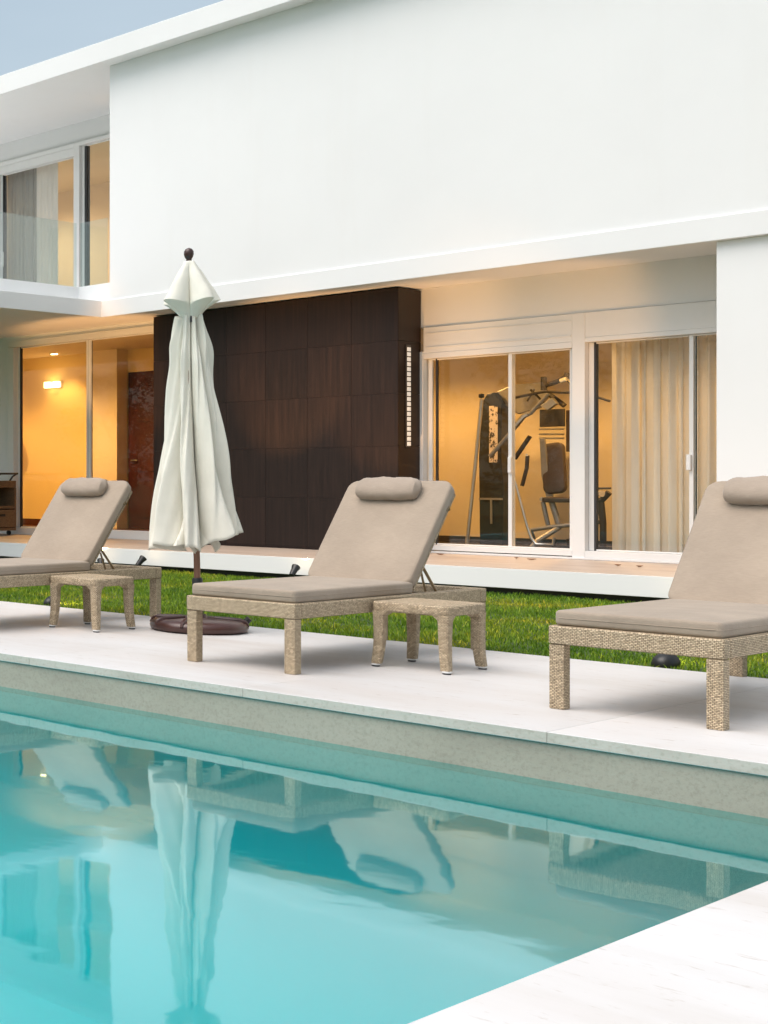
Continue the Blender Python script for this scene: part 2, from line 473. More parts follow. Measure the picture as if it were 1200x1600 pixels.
def light(name, typ, loc, energy, color, parent, size=.1, rot=None, **kw):
    d = bpy.data.lights.new(name, typ); d.energy = energy; d.color = color
    if typ == 'AREA': d.size = size
    else: d.shadow_soft_size = size
    for a, b in kw.items(): setattr(d, a, b)
    o = bpy.data.objects.new(name, d); COL.objects.link(o)
    g = world_org(parent); o.parent = parent
    o.location = (loc[0] - g[0], loc[1] - g[1], loc[2] - g[2])
    if rot: o.rotation_euler = rot
    return o

# ================================================================== SETTING
TZ = .24            # terrace level
PY = 6.495          # far edge of the pool
PX = -1.452         # right edge of the pool
LY0, LY1 = 9.28, 14.10
WZ = -.215          # water level

# ground sheet with a hole for the pool
xs = [-600, -14.6, 1.0 - 2.2, 600]; ys = [-600, -1.4, 6.8, 600]
mb = MB()
for i in range(3):
    for j in range(3):
        if i == 1 and j == 1: continue
        mb.add([(xs[i], ys[j], -.045), (xs[i + 1], ys[j], -.045), (xs[i + 1], ys[j + 1], -.045), (xs[i], ys[j + 1], -.045)], [(0, 1, 2, 3)])
tag(build('ground', mb, M['ground']), kind='structure')

# pool basin
mb = MB()
mb.box(-14.2, PX + .012, -1.2, PY + .012, -1.75, -1.6)
mb.box(-14.5, -14.2, -1.2, PY + .012, -1.75, -.06)
mb.box(-14.2, PX + .012, -1.4, -1.2, -1.75, -.06)
basin = tag(build('pool_basin', mb, M['basin']), kind='structure')
mb = MB(); mb.box(-14.5, PX + .2, PY + .012, PY + .3, -1.75, -.052)
pw = build('pool_wall', mb, M['concrete'], basin)
mb = MB(); mb.box(PX + .012, PX + .25, -1.4, PY + .01, -1.75, -.052)
pw2 = build('pool_wall', mb, M['concrete'], basin)
# turquoise lining under the water line, proud of the concrete
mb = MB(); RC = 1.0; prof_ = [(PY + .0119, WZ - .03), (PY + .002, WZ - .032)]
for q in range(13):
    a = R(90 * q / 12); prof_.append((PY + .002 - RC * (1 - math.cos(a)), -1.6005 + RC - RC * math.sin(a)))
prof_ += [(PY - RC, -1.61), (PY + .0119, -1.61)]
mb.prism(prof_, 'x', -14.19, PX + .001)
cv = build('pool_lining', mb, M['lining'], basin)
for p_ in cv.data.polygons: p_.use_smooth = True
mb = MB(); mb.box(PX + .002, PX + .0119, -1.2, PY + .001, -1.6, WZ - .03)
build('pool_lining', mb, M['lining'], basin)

mb = MB(); mb.add([(-14.2, -1.2, WZ), (PX + .011, -1.2, WZ), (PX + .011, PY + .0115, WZ), (-14.2, PY + .0115, WZ)], [(0, 1, 2, 3)])
tag(build('pool_water', mb, M['water']), kind='structure')

# limestone deck on the far side: big slabs with hairline joints; top and sawn edge
deck = bpy.data.objects.new('pool_deck', None); COL.objects.link(deck); tag(deck, kind='structure')
def slab(x0, x1, y0, y1, parent, chip=None):
    mb = MB()
    mb.box(x0, x1, y0, y1, -.05, 0)
    o = build('paving_slab', mb, M['limestone'], parent, bevel=.003)
    o.data.materials.append(M['edge'])
    for f in o.data.polygons:
        if abs(f.normal.z) < .3: f.material_index = 1
    if chip:
        for v in o.data.vertices:
            pass
    return o
g = .0004
x = -2.814 + 1.435 * 4
xr = x
while xr > -14:
    xl = xr - 1.435
    slab(xl + g, xr - g, PY, LY0, deck); xr = xl
# near / right deck
xr = 6.0
y1 = PY - .002
while y1 > -6:
    y0 = y1 - 6.2
    slab(PX, 6, y0 + g, y1 - g, deck)
    y1 = y0

# lawn soil + grass
mb = MB(); mb.add([(-22, LY0 + .002, -.022), (8, LY0 + .002, -.022), (8, LY1 + .25, -.022), (-22, LY1 + .25, -.022)], [(0, 1, 2, 3)])
tag(build('lawn', mb, M['soil']), kind='structure')
rng = np.random.default_rng(3)
N = 150000
gx = rng.uniform(-13.5, -1.0, N); gy = rng.uniform(LY0 - .004, LY1 + .05, N)
hgt = rng.uniform(.016, .042, N) * (1 + .22 * np.sin(gx * 3.1 + 2 * np.sin(gy * 2.3)) + .25 * np.sin(gx * 19 + 3 * np.sin(gy * 13)) * np.sin(gy * 23 + 2 * np.sin(gx * 11)))
ang = rng.uniform(0, 2 * np.pi, N); wd = rng.uniform(.0022, .0042, N)
lean = rng.uniform(.15, .95, N) * hgt; la = rng.uniform(0, 2 * np.pi, N)
dx, dy = np.cos(ang) * wd, np.sin(ang) * wd
V = np.zeros((N, 5, 3), np.float32)
V[:, 0] = np.stack([gx - dx, gy - dy, np.full(N, -.022)], 1)
V[:, 1] = np.stack([gx + dx, gy + dy, np.full(N, -.022)], 1)
mx_, my_ = gx + np.cos(la) * lean * .35, gy + np.sin(la) * lean * .35
V[:, 2] = np.stack([mx_ + dx * .8, my_ + dy * .8, -.022 + hgt * .6], 1)
V[:, 3] = np.stack([mx_ - dx * .8, my_ - dy * .8, -.022 + hgt * .6], 1)
V[:, 4] = np.stack([gx + np.cos(la) * lean, np.maximum(gy + np.sin(la) * lean, LY0 - .03), -.022 + hgt], 1)
idx = np.arange(N)[:, None] * 5
F4 = (idx + np.array([[0, 1, 2, 3]])); F3 = idx + np.array([[3, 2, 4]])
loops = np.concatenate([F4, F3], 1).astype(np.int32).ravel()
me = bpy.data.meshes.new('grass')
me.vertices.add(N * 5); me.vertices.foreach_set('co', V.ravel())
me.loops.add(len(loops)); me.loops.foreach_set('vertex_index', loops)
me.polygons.add(N * 2)
st_ = np.stack([np.arange(N) * 7, np.arange(N) * 7 + 4], 1).ravel().astype(np.int32)
me.polygons.foreach_set('loop_start', st_)
me.update(calc_edges=True); me.validate()
me.materials.append(M['blade'])
go = bpy.data.objects.new('grass', me); COL.objects.link(go)
tag(go, 'short green grass of the lawn strip between deck and terrace', 'grass', kind='stuff')

# terrace
mb = MB(); mb.box(-22, 8, LY1, 16.40, .05, TZ)
ter = tag(build('terrace', mb, M['white'], bevel=.004), kind='structure')
ter.data.materials.append(M['travertine'])
for f in ter.data.polygons:
    if f.normal.z > .9: f.material_index = 1
mb = MB(); mb.box(-22, 8, LY1 + .12, 16.40, -.3, .049)
build('shadow_gap_footing', mb, M['black'], ter)  # shade of the gap below the terrace edge put into its black colour

# ================================================================== HOUSE
house = thing('house', (-8, 16.4, 0), 'white modern two storey house with flat roof, dark tiled block and lit glass doors', 'house')
WY = 16.42
FZ0, FZ1 = 3.37, 3.60
HX1 = 5.0
def part(name, mb, mat, parent=None, bevel=0): return build(name, mb, mat, parent or house, bevel)

# floor slab between the storeys, L-shaped, with the balcony wing towards the pool on the left
mb = MB(); mb.prism([(-22, 11.2), (-12.24, 11.2), (-12.24, 15.45), (HX1, 15.45), (HX1, 24), (-22, 24)], 'z', FZ0, FZ1)
fas = part('balcony_slab', mb, M['white'], bevel=.006)
mb = MB(); mb.prism([(-22, 12), (-12.72, 12), (-12.72, 15.56), (-12.16, 15.56), (-12.16, 15.76), (-12.92, 15.76), (-12.92, 12.2), (-22, 12.2)], 'z', FZ1 + .0005, 3.86)
part('balcony_upstand', mb, M['white'], bevel=.004)
# upper volume wall and roof
mb = MB(); mb.box(-12.118, HX1, 15.472, 15.76, FZ1 + .0004, 6.849); part('upper_wall', mb, M['white'])
mb = MB(); mb.box(-12.118, -11.9, 15.761, 24, FZ1 + .0004, 6.849); part('side_wall', mb, M['white'])
mb = MB(); mb.box(-22, HX1 + .3, 15.22, 24.3, 6.85, 7.13); part('roof', mb, M['white'], bevel=.006)
# lower right wall block
mb = MB(); mb.box(-5.285, HX1, 15.52, 16.4, TZ - .02, FZ0 - .0005); part('lower_wall', mb, M['white'], bevel=.005)
# ground floor facade wall pieces round the two glazed openings
mb = MB()
mb.box(-22, -14.76, WY - .02, WY + .2, TZ - .03, FZ0 - .0005)
mb.box(-14.759, -11.9, WY - .02, WY + .2, 3.30, FZ0 - .0005)
mb.box(-11.899, -8.475, WY - .02, WY + .2, TZ - .03, FZ0 - .0005)
part('facade_wall', mb, M['white'])
mb = MB(); mb.box(-8.474, -4.6, WY - .02, WY + .2, 2.91, FZ0 - .0005); part('lintel', mb, M['white'])
mb = MB(); mb.box(-4.6, HX1, WY - .02, WY + .2, TZ - .03, FZ0 - .0005); part('facade_wall', mb, M['white'])

# dark tiled block
DX0, DX1, DY0, DY1 = -11.733, -8.44, 15.90, 16.395
mb = MB(); mb.box(DX0 + .008, DX1 - .008, DY0 + .008, DY1, TZ - .01, 3.352)
clad = part('cladding_block', mb, M['grout'])
tw, th = (DX1 - DX0) / 6, (3.352 - .262) / 5
mb = MB(); mb.box(.0014, tw - .0014, 0, .012, .0014, th - .0014); fm = build('tile', mb, M['tile'], clad, bevel=.0006)
mesh_t = fm.data; bpy.data.objects.remove(fm)
for v in mesh_t.vertices: v.co = v.co
org = world_org(clad)
for v in mesh_t.vertices: v.co = v.co + Vector(org)
for i in range(6):
    for j in range(5):
        piece('tile', mesh_t, (DX0 + i * tw, DY0 - .002 - random.uniform(0, .0012), .262 + j * th), clad)
dl = DY1 - DY0
mb = MB(); mb.box(0, .012, .004, dl - .002, .002, th - .002)
fm = build('tile', mb, M['tile'], clad, bevel=.0012); mesh_s = fm.data; bpy.data.objects.remove(fm)
for v in mesh_s.vertices: v.co = v.co + Vector(org)
for j in range(5): piece('tile', mesh_s, (DX1 - .012 + .002, DY0, .262 + j * th), clad)
mb = MB(); mb.box(DX0, DX1, DY0 - .012, DY0 + .007, TZ + .001, .258); part('skirting_tile', mb, M['tile'], clad)
# strip light on its right-hand side
sl = thing('strip_light', (DX1, 16.10, 1.49), 'tall narrow strip light on the side of the dark tiled block', 'light')
mb = MB(); mb.box(DX1 + .003, DX1 + .016, 16.05, 16.15, 1.485, 2.69); build('housing', mb, M['dark_steel'], sl, bevel=.002)
n = 20; hc = 1.17 / n
mb = MB(); mb.box(DX1 + .0165, DX1 + .022, 16.065, 16.135, 0, hc * .78)
mb.v = [(x_, y_, z_ + 1.503) for x_, y_, z_ in mb.v]
c0 = build('light_cell', mb, M['strip_lamp'], sl)
for i in range(1, n):
    c = c0.copy(); COL.objects.link(c); c.parent = sl; c.location.z = i * hc

# ---- windows and sliding doors
def frame_boxes(boxes, y0, y1):
    mb = MB()
    for x0, x1, z0, z1 in boxes: mb.box(x0, x1, y0, y1, z0, z1)
    return mb
def pane(parent, x0, x1, z0, z1, y, mat='glass', name='pane'):
    mb = MB(); mb.box(x0, x1, y - .004, y + .004, z0, z1); return build(name, mb, M[mat], parent)

# gym doors
fb = frame_boxes([(-8.474, -8.40, TZ + .001, 2.62), (-6.849, -6.728, TZ + .001, 2.905), (-8.3995, -6.8495, .275, .335), (-8.3995, -6.8495, 2.535, 2.60),
                  (-6.7275, -4.6, .265, .335), (-6.7275, -4.6, 2.585, 2.635)], WY - .05, WY + .09)
gd = part('sliding_door', fb, M['alu'], bevel=.004)
mb = MB(); mb.box(-8.3995, -4.6, WY - .07, WY + .09, TZ + .001, .2645 + .0); build('sill', mb, M['alu'], gd, bevel=.004)
# shutter boxes above
mb = MB(); mb.box(-8.40, -6.8495, WY - .045, WY + .08, 2.6005, 2.905); build('shutter_box', mb, M['alu'], gd, bevel=.004)
mb = MB(); mb.box(-6.7275, -4.6, WY - .045, WY + .08, 2.6355, 2.905); build('shutter_box', mb, M['alu'], gd, bevel=.004)
mb = MB(); mb.box(-8.36, -6.86, WY - .055, WY - .0455, 2.66, 2.672); mb.box(-8.36, -6.86, WY - .055, WY - .0455, 2.83, 2.836); build('shutter_trim', mb, M['alu'], gd)
# sashes
def sash(parent, x0, x1, z0, z1, y, t=.045, mat='alu', h=None):
    mb = frame_boxes([(x0, x0 + t, z0, z1), (x1 - t, x1, z0, z1), (x0 + t, x1 - t, z0, z0 + .016), (x0 + t, x1 - t, z1 - .016, z1)], y - .018, y + .018)
    s_ = build('sash', mb, M[mat], parent, bevel=.003); pane(parent, x0 + t, x1 - t, z0 + .016, z1 - .016, y); return s_
sash(gd, -8.385, -7.462, .337, 2.533, WY + .055)
sash(gd, -7.5, -6.851, .337, 2.533, WY + .01, .038)
sash(gd, -6.725, -5.775, .337, 2.583, WY + .055, .05)
sash(gd, -5.815, -4.7, .337, 2.583, WY + .01, .036)
for b_ in ((-8.30, -8.286, WY + .034, WY + .075, .337, 2.533), (-6.675, -6.655, WY + .034, WY + .09, .337, 2.583), (-5.772, -5.764, WY + .030, WY + .036, .337, 2.583)):
    mb = MB(); mb.box(*b_); build('seal', mb, M['track'], gd)
mb = MB(); mb.box(-7.49, -7.455, WY - .045, WY - .009, 1.18, 1.36); build('handle', mb, M['alu'], gd, bevel=.006)
mb = MB(); mb.box(-5.83, -5.79, WY - .045, WY - .009, 1.20, 1.36); build('handle', mb, M['alu'], gd, bevel=.006)

# hall doors
fb = frame_boxes([(-14.758, -14.64, TZ + .001, 3.2), (-14.6395, -11.9, TZ + .001, .35), (-14.758, -11.9, 3.205, 3.298)], WY - .05, WY + .09)
hd = part('sliding_door', fb, M['alu'], bevel=.004)
hd['label'] = 'tall glass sliding door of the hall on the left'
gd['label'] = 'wide glass sliding door of the gym room on the right'
sash(hd, -14.63, -13.26, .352, 3.203, WY + .055, .05)
sash(hd, -13.235, -11.91, .352, 3.203, WY + .01, .04)
for b_ in ((-14.578, -14.566, WY + .03, WY + .08, .352, 3.203), (-13.258, -13.236, WY + .02, WY + .09, .352, 3.203)):
    mb = MB(); mb.box(*b_); build('seal', mb, M['track'], hd)

# upper window, set back under the roof
UY = 17.5
mb = MB()
mb.box(-22, -16.02, UY, UY + .2, FZ1 + .0006, 6.849)
mb.box(-16.0195, -12.15, UY, UY + .2, 6.53, 6.849)
part('upper_back_wall', mb, M['white'])
fb = frame_boxes([(-16.018, -15.93, FZ1 + .001, 6.52), (-14.364, -14.251, FZ1 + .001, 6.525), (-15.9295, -14.3645, 6.455, 6.525), (-14.2505, -12.15, 6.465, 6.526),
                  (-15.9295, -14.3645, FZ1 + .001, 3.68), (-14.2505, -12.15, FZ1 + .001, 3.68)], UY - .05, UY + .09)
uw = part('upper_window', fb, M['alu'], bevel=.004)
mb = MB(); mb.box(-15.929, -14.365, UY - .035, UY + .08, 6.325, 6.4545); build('shutter_box', mb, M['alu'], uw, bevel=.004)
sash(uw, -15.927, -14.367, 3.682, 6.323, UY + .03, .03)
sash(uw, -14.248, -13.0, 3.682, 6.463, UY + .03, .05)
for b_ in ((-15.895, -15.87, UY + .01, UY + .085, 3.69, 6.31), (-14.196, -14.15, UY + .01, UY + .085, 3.69, 6.45)):
    mb = MB(); mb.box(*b_); build('seal', mb, M['track'], uw)
mb = MB(); mb.box(-15.9, -15.87, UY - .03, UY + .011, 4.75, 5.0); build('handle', mb, M['alu'], uw, bevel=.006)

# balcony glass
mb = MB(); mb.box(-12.766, -12.754, 12.1, 15.56, 3.8605, 4.78)
bal = part('glass_balustrade', mb, M['bal_glass'])
mb = MB(); mb.box(-12.72, -12.26, 15.60, 15.612, 3.8605, 4.78); build('glass_panel', mb, M['bal_glass'], bal)

# ---- interiors
# hall
mb = MB(); mb.box(-21, -11.9, WY + .2, 24, TZ - .03, .262); part('hall_floor', mb, M['wood_floor'])
mb = MB(); mb.box(-21, -11.9, WY + .2, 24, 3.20 + .16, 3.3695); part('hall_ceiling', mb, M['ceiling'])
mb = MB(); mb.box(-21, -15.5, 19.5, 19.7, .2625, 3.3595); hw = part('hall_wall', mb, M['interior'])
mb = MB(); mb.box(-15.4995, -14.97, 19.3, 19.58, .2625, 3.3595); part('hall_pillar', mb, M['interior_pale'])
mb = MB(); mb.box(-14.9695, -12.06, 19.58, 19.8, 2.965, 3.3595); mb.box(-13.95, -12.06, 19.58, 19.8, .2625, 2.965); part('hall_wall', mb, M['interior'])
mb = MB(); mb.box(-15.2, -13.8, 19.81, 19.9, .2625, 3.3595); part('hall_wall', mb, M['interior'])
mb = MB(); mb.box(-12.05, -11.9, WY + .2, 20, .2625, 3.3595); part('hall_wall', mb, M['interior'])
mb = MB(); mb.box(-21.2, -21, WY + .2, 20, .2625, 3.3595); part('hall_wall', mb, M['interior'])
mb = MB(); mb.box(-21, -15.51, 19.485, 19.4995, .2625, .38); part('skirting', mb, M['wood_floor'])
mb = MB(); mb.box(-14.969, -13.952, 19.60, 19.65, .2625, 2.964); dr = part('door', mb, M['door'], bevel=.004)
dr['label'] = 'dark red wooden door inside the hall'
for zz in (.45, 1.25, 2.1):
    mb = MB(); mb.box(-14.78, -14.12, 19.588, 19.5995, zz, zz + .62); build('door_panel', mb, M['door'], dr, bevel=.004)
mb = MB(); mb.tube([(-14.87, 19.598, 1.44), (-14.87, 19.55, 1.44), (-14.75, 19.55, 1.44)], .012); build('handle', mb, M['steel'], dr)

def downlight(loc, label, energy, spot=110, group='ceiling downlights', color=WARM):
    t = thing('downlight', loc, label, 'ceiling light', group)
    x_, y_, z_ = loc
    mb = MB(); mb.lathe([(.03, z_ - .012), (.085, z_ - .012), (.09, z_ - .004), (.09, z_ - .0005)], (x_, y_, 0), 20); build('trim_ring', mb, M['alu'], t)
    mb = MB(); mb.lathe([(.001, z_ - .014), (.06, z_ - .016), (.06, z_ - .0125)], (x_, y_, 0), 20); build('bulb', mb, M['lamp'], t)
    light('downlight_beam', 'SPOT', (x_, y_, z_ - .03), energy, color, t, .04, spot_size=R(spot), spot_blend=.6)
    return t
downlight((-16.1, 19.05, 3.359), 'recessed ceiling spot lighting the yellow hall wall', 80, 100)
downlight((-14.9, 17.38, 3.359), 'recessed ceiling spot of the hall near the red door', 330, 150)
downlight((-17.5, 17.6, 3.359), 'recessed ceiling spot at the far left of the hall', 240, 150)
# wall light with two glowing squares
wl = thing('wall_light', (-16.48, 19.49, 2.84), 'small twin square wall light glowing on the yellow hall wall', 'wall light')
mb = MB(); mb.box(-16.66, -16.30, 19.47, 19.499, 2.78, 2.90); build('back_plate', mb, M['alu'], wl, bevel=.004)
for xx in (-16.58, -16.38):
    mb = MB(); mb.box(xx - .055, xx + .055, 19.40, 19.469, 2.785, 2.895); build('lamp_cube', mb, M['lamp_soft'], wl, bevel=.006)
light('wall_light_glow', 'POINT', (-16.48, 19.3, 2.84), 3.5, WARM, wl, .08)
# floor lamp with conical shade half hidden by the door frame
fl = thing('floor_lamp', (-17.45, 19.2, .2625), 'floor lamp with an orange cone shade at the left edge of the hall', 'lamp')
mb = MB(); mb.lathe([(.14, .2625), (.14, .285), (.02, .30), (.015, 1.8)], (-17.45, 19.2, 0), 16); build('stand', mb, M['dark_steel'], fl)
mb = MB(); mb.lathe([(.30, 1.80), (.06, 2.3), (.05, 2.3)], (-17.45, 19.2, 0), 24); build('lamp_shade', mb, M['shade'], fl)

# gym
mb = MB(); mb.box(-10.4, -2.5, WY + .2, 19.2, TZ - .03, .268); part('gym_floor', mb, M['gym_floor'])
mb = MB(); mb.box(-10.4, -2.5, WY + .2, 19.2, 3.0, 3.2); part('gym_ceiling', mb, M['ceiling'])
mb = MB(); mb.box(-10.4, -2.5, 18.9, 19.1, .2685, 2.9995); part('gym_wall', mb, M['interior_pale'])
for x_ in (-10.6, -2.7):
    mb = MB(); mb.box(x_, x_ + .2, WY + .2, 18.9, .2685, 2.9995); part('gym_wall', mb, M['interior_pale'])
mb = MB(); mb.box(-10.39, -2.71, 18.885, 18.8995, .2685, .35); part('skirting', mb, M['dark_steel'])
downlight((-9.2, 17.6, 2.999), 'recessed ceiling spot on the left side of the gym', 165, 140)
downlight((-7.2, 17.5, 2.999), 'recessed ceiling spot above the exercise machine', 150, 140)
downlight((-5.2, 17.9, 2.999), 'recessed ceiling spot behind the beige curtain', 160, 140)

def curtain(name, x0, x1, z0, z1, y, amp, waves, mat, label, seed=0):
    nx, nz = int(waves * 14), 14
    mb = MB(); vs = []; fs = []
    rr = random.Random(seed); ph = [rr.uniform(0, 6.28) for _ in range(4)]
    for j in range(nz + 1):
        for i in range(nx + 1):
            u = i / nx; v = j / nz
            a = u * waves * 2 * math.pi
            d = amp * (math.sin(a + .8 * math.sin(a * .37 + ph[0])) + .35 * math.sin(a * 2.3 + ph[1] + v * .8)) * (.75 + .25 * v)
            vs.append((x0 + (x1 - x0) * u + amp * .4 * math.sin(a * 1.7 + ph[2]), y + d, z1 - (z1 - z0) * v))
    for j in range(nz):
        for i in range(nx):
            a = j * (nx + 1) + i; fs.append((a, a + 1, a + nx + 2, a + nx + 1))
    mb.add(vs, fs, True)
    o = build(name, mb, M[mat], None, recalc=False)
    return tag(o, label, 'curtain')
curtain('curtain', -6.66, -4.75, .30, 2.96, 16.86, .035, 17, 'curtain', 'beige floor length curtain behind the right glass door of the gym', 1)

# upper room
mb = MB(); mb.box(-21, -12.15, 20.6, 20.8, FZ1 + .0006, 6.849); part('upper_room_wall', mb, M['interior_pale'])
mb = MB(); mb.box(-21, -12.15, UY + .21, 20.6, 6.62, 6.8485); part('upper_room_ceiling', mb, M['ceiling'])
mb = MB(); mb.box(-21.2, -21, UY + .2, 20.8, FZ1 + .0006, 6.849); part('upper_room_wall', mb, M['interior_pale'])
curtain('curtain', -16.05, -15.40, 3.66, 6.50, 17.78, .016, 8, 'curtain_grey', 'dark grey curtain at the left of the upstairs window', 3)
curtain('curtain', -15.39, -14.93, 3.66, 6.50, 17.76, .010, 6, 'curtain_pale', 'pale curtain beside the grey one in the upstairs window', 4)
downlight((-17.2, 18.9, 6.619), 'recessed ceiling spot of the upstairs room', 230, 165, color=(1, .74, .48))

# ---- exercise machine in the gym
em = thing('exercise_machine', (-7.9, 17.9, .2685), 'grey multi gym with black weight tower and padded seat behind the glass', 'exercise machine')
def P_(name, mb, mat, bevel=0): return build(name, mb, M[mat], em, bevel)
mb = MB(); mb.tube([(-8.56, 17.7, .28), (-8.465, 17.7, 1.26), (-8.386, 17.7, 2.10)], .022); P_('upright', mb, 'steel')
mb = MB(); mb.lathe([(.005, -.03), (.03, -.02), (.03, .02), (.005, .03)], (-8.39, 17.7, 2.14), 12); P_('knob', mb, 'black')
mb = MB(); mb.prism([(-8.59, .29), (-8.60, 1.30), (-8.603, 1.37), (-8.568, 2.07), (-8.507, 2.18), (-8.425, 2.20), (-8.337, 2.06), (-8.344, 1.37), (-8.315, 1.02), (-8.322, .29)], 'y', 18.08, 18.32)
sh = P_('weight_tower', mb, 'black', .006)
mb = MB(); mb.box(-8.475, -8.38, 18.068, 18.0795, 1.32, 2.03)
k = NT('printed_strip'); co = k.coords(scale=(14, 1, 9)); vo = k.noise(co, 2.2, 3, .7)
k.base(k.ramp(vo, [(.42, (.05, .04, .035)), (.47, (.62, .52, .46)), (.9, (.7, .6, .54))])); k.set(.5); M['print'] = k.m
build('printed_strip', mb, M['print'], sh)
mb = MB(); mb.box(-8.59, -8.32, 18.06, 18.079, .85, .875); mb.box(-8.46, -8.44, 18.06, 18.079, .55, .85); build('guide_rod', mb, M['grey_steel'], sh)
mb = MB(); mb.prism([(-8.44, 2.21), (-8.26, 2.29), (-7.94, 2.30), (-7.865, 2.14), (-7.97, 1.98), (-8.20, 1.92), (-8.39, 2.07)], 'y', 18.18, 18.26); P_('top_beam', mb, 'grey_steel', .01)
mb = MB(); mb.tube([(-7.97, 17.6, 2.093), (-7.82, 17.6, 2.12), (-7.643, 17.6, 2.148), (-7.47, 17.6, 2.129), (-7.33, 17.6, 2.12)], .016); mb.tube([(-7.153, 17.6, 2.074), (-6.98, 17.6, 2.0)], .014)
mb.tube([(-7.33, 17.6, 2.12), (-7.153, 17.6, 2.074)], .014); P_('pull_bar', mb, 'dark_steel')
mb = MB(); mb.tube([(-7.83, 18.0, 2.19), (-7.83, 18.0, 2.35)], .035); mb.tube([(-7.83, 18.0, 2.24), (-7.70, 18.0, 2.28), (-7.59, 18.0, 2.33)], .028)
mb.tube([(-7.60, 18.0, 2.29), (-7.58, 18.0, 2.385)], .03); mb.tube([(-7.58, 17.95, 2.33), (-7.50, 17.9, 2.24), (-7.47, 17.9, 2.15)], .014); P_('pulley_head', mb, 'dark_steel')
mb = MB(); mb.tube([(-7.62, 17.93, 2.28), (-7.56, 17.93, 2.30)], .03, 12); P_('pulley_wheel', mb, 'chrome')
mb = MB(); mb.tube([(-8.20, 17.5, 1.388), (-8.12, 17.5, 1.486), (-7.926, 17.5, 1.722), (-7.811, 17.5, 1.872), (-7.748, 17.5, 1.897), (-7.587, 17.55, 2.118)], .024); P_('press_arm', mb, 'grey_steel')
mb = MB(); mb.tube([(-7.93, 17.49, 1.735), (-7.82, 17.49, 1.868), (-7.78, 17.49, 1.885)], .029); P_('grip', mb, 'steel')
mb = MB(); mb.prism([(-7.811, 1.995), (-7.685, 2.088), (-7.635, 2.015), (-7.735, 1.94)], 'y', 17.86, 17.93); P_('bracket', mb, 'steel', .006)
mb = MB(); mb.tube([(-7.93, 18.22, 2.20), (-7.70, 18.22, 2.0)], .03); P_('cable_arm', mb, 'dark_steel')
mb = MB(); mb.tube([(-8.02, 18.1, 2.21), (-7.87, 18.1, 2.04)], .013); P_('cable_arm', mb, 'dark_steel')
mb = MB(); mb.tube([(-7.89, 17.9, 2.2), (-7.97, 17.9, 2.06)], .011); P_('cable_arm', mb, 'dark_steel')
mb = MB(); mb.box(-7.968, -7.70, 18.2, 18.24, 1.75, 1.965); P_('back_plate', mb, 'dark_steel', .008)
mb = MB()
for zz in (1.722, 1.66, 1.61): mb.tube([(-7.924, 18.1, zz), (-7.655, 18.1, zz - .006)], .012)
P_('weight_bar', mb, 'steel')
mb = MB(); mb.box(-7.723, -7.60, 18.3, 18.4, 1.445, 1.95); P_('side_panel', mb, 'pad', .008)
# back pad and seat pad
vs, fs = rounded_slab(.24, .62, .07, .075, .02, .006)
mat_ = Matrix.Translation((-7.66, 17.9, 1.235)) @ Matrix.Rotation(R(-7), 4, 'Y') @ Matrix.Rotation(R(80), 4, 'X')
mb = MB(); mb.add([mat_ @ Vector(v) for v in vs], fs, True); P_('back_pad', mb, 'pad')
vs, fs = rounded_slab(.32, .34, .06, .06, .02, .006)
mat_ = Matrix.Translation((-7.53, 17.75, .835))
mb = MB(); mb.add([mat_ @ Vector(v) for v in vs], fs, True); P_('seat_pad', mb, 'pad')
mb = MB(); mb.prism([(-7.80, 1.60), (-7.75, 1.60), (-7.70, 1.1), (-7.66, .90), (-7.73, .90), (-7.78, 1.15)], 'y', 17.82, 17.86); P_('seat_bracket', mb, 'grey_steel', .004)
mb = MB(); mb.tube([(-7.70, 17.8, .87), (-7.70, 17.66, .87)], .028, 12); mb.tube([(-7.83, 17.58, 1.41), (-7.83, 17.58, 1.385)], .016); P_('bolt', mb, 'chrome')
mb = MB(); mb.tube([(-7.805, 17.6, 1.622), (-7.971, 17.6, 1.357)], .026); mb.tube([(-7.831, 17.6, 1.395), (-7.84, 17.6, 1.24), (-7.89, 17.6, 1.03)], .022); P_('leg_lever', mb, 'dark_steel')
mb = MB(); mb.tube([(-7.712, 17.7, .84), (-7.655, 17.7, .56)], .026); mb.tube([(-7.617, 17.7, .84), (-7.536, 17.7, .555)], .034); P_('seat_post', mb, 'grey_steel')
mb = MB(); mb.tube([(-7.805, 17.6, .50), (-7.561, 17.6, .55), (-7.30, 17.6, .585)], .024); mb.tube([(-7.50, 17.62, .545), (-7.66, 17.45, .38), (-7.7, 17.4, .30)], .03); mb.tube([(-7.8, 17.6, .5), (-7.82, 17.8, .29)], .024); P_('base_frame', mb, 'grey_steel')
mb = MB(); mb.tube([(-7.90, 17.4, 1.15), (-7.868, 17.4, 1.054), (-7.758, 17.4, .60), (-7.70, 17.4, .41), (-7.649, 17.4, .346), (-7.475, 17.4, .346), (-7.461, 17.4, .43)], .017); P_('foot_rail', mb, 'steel')
mb = MB(); mb.lathe([(.10, .27), (.10, .40), (.04, .42), (.04, .85)], (-7.42, 17.85, 0), 16); mb.box(-7.62, -7.30, 17.7, 18.2, .27, .33); P_('foot', mb, 'dark_steel')
mb = MB(); mb.tube([(-7.15, 17.6, .84), (-7.06, 17.6, .87), (-6.99, 17.6, .96)], .035); mb.tube([(-7.07, 17.6, .84), (-7.05, 17.6, .60), (-7.05, 17.6, .29)], .035); mb.tube([(-7.32, 17.6, .58), (-7.05, 17.6, .62)], .024); mb.box(-7.2, -6.95, 17.5, 17.75, .27, .34); P_('leg_rest', mb, 'dark_steel')
mb = MB(); mb.tube([(-7.06, 17.57, .94), (-7.04, 17.55, .94)], .035, 12); P_('bolt', mb, 'chrome')
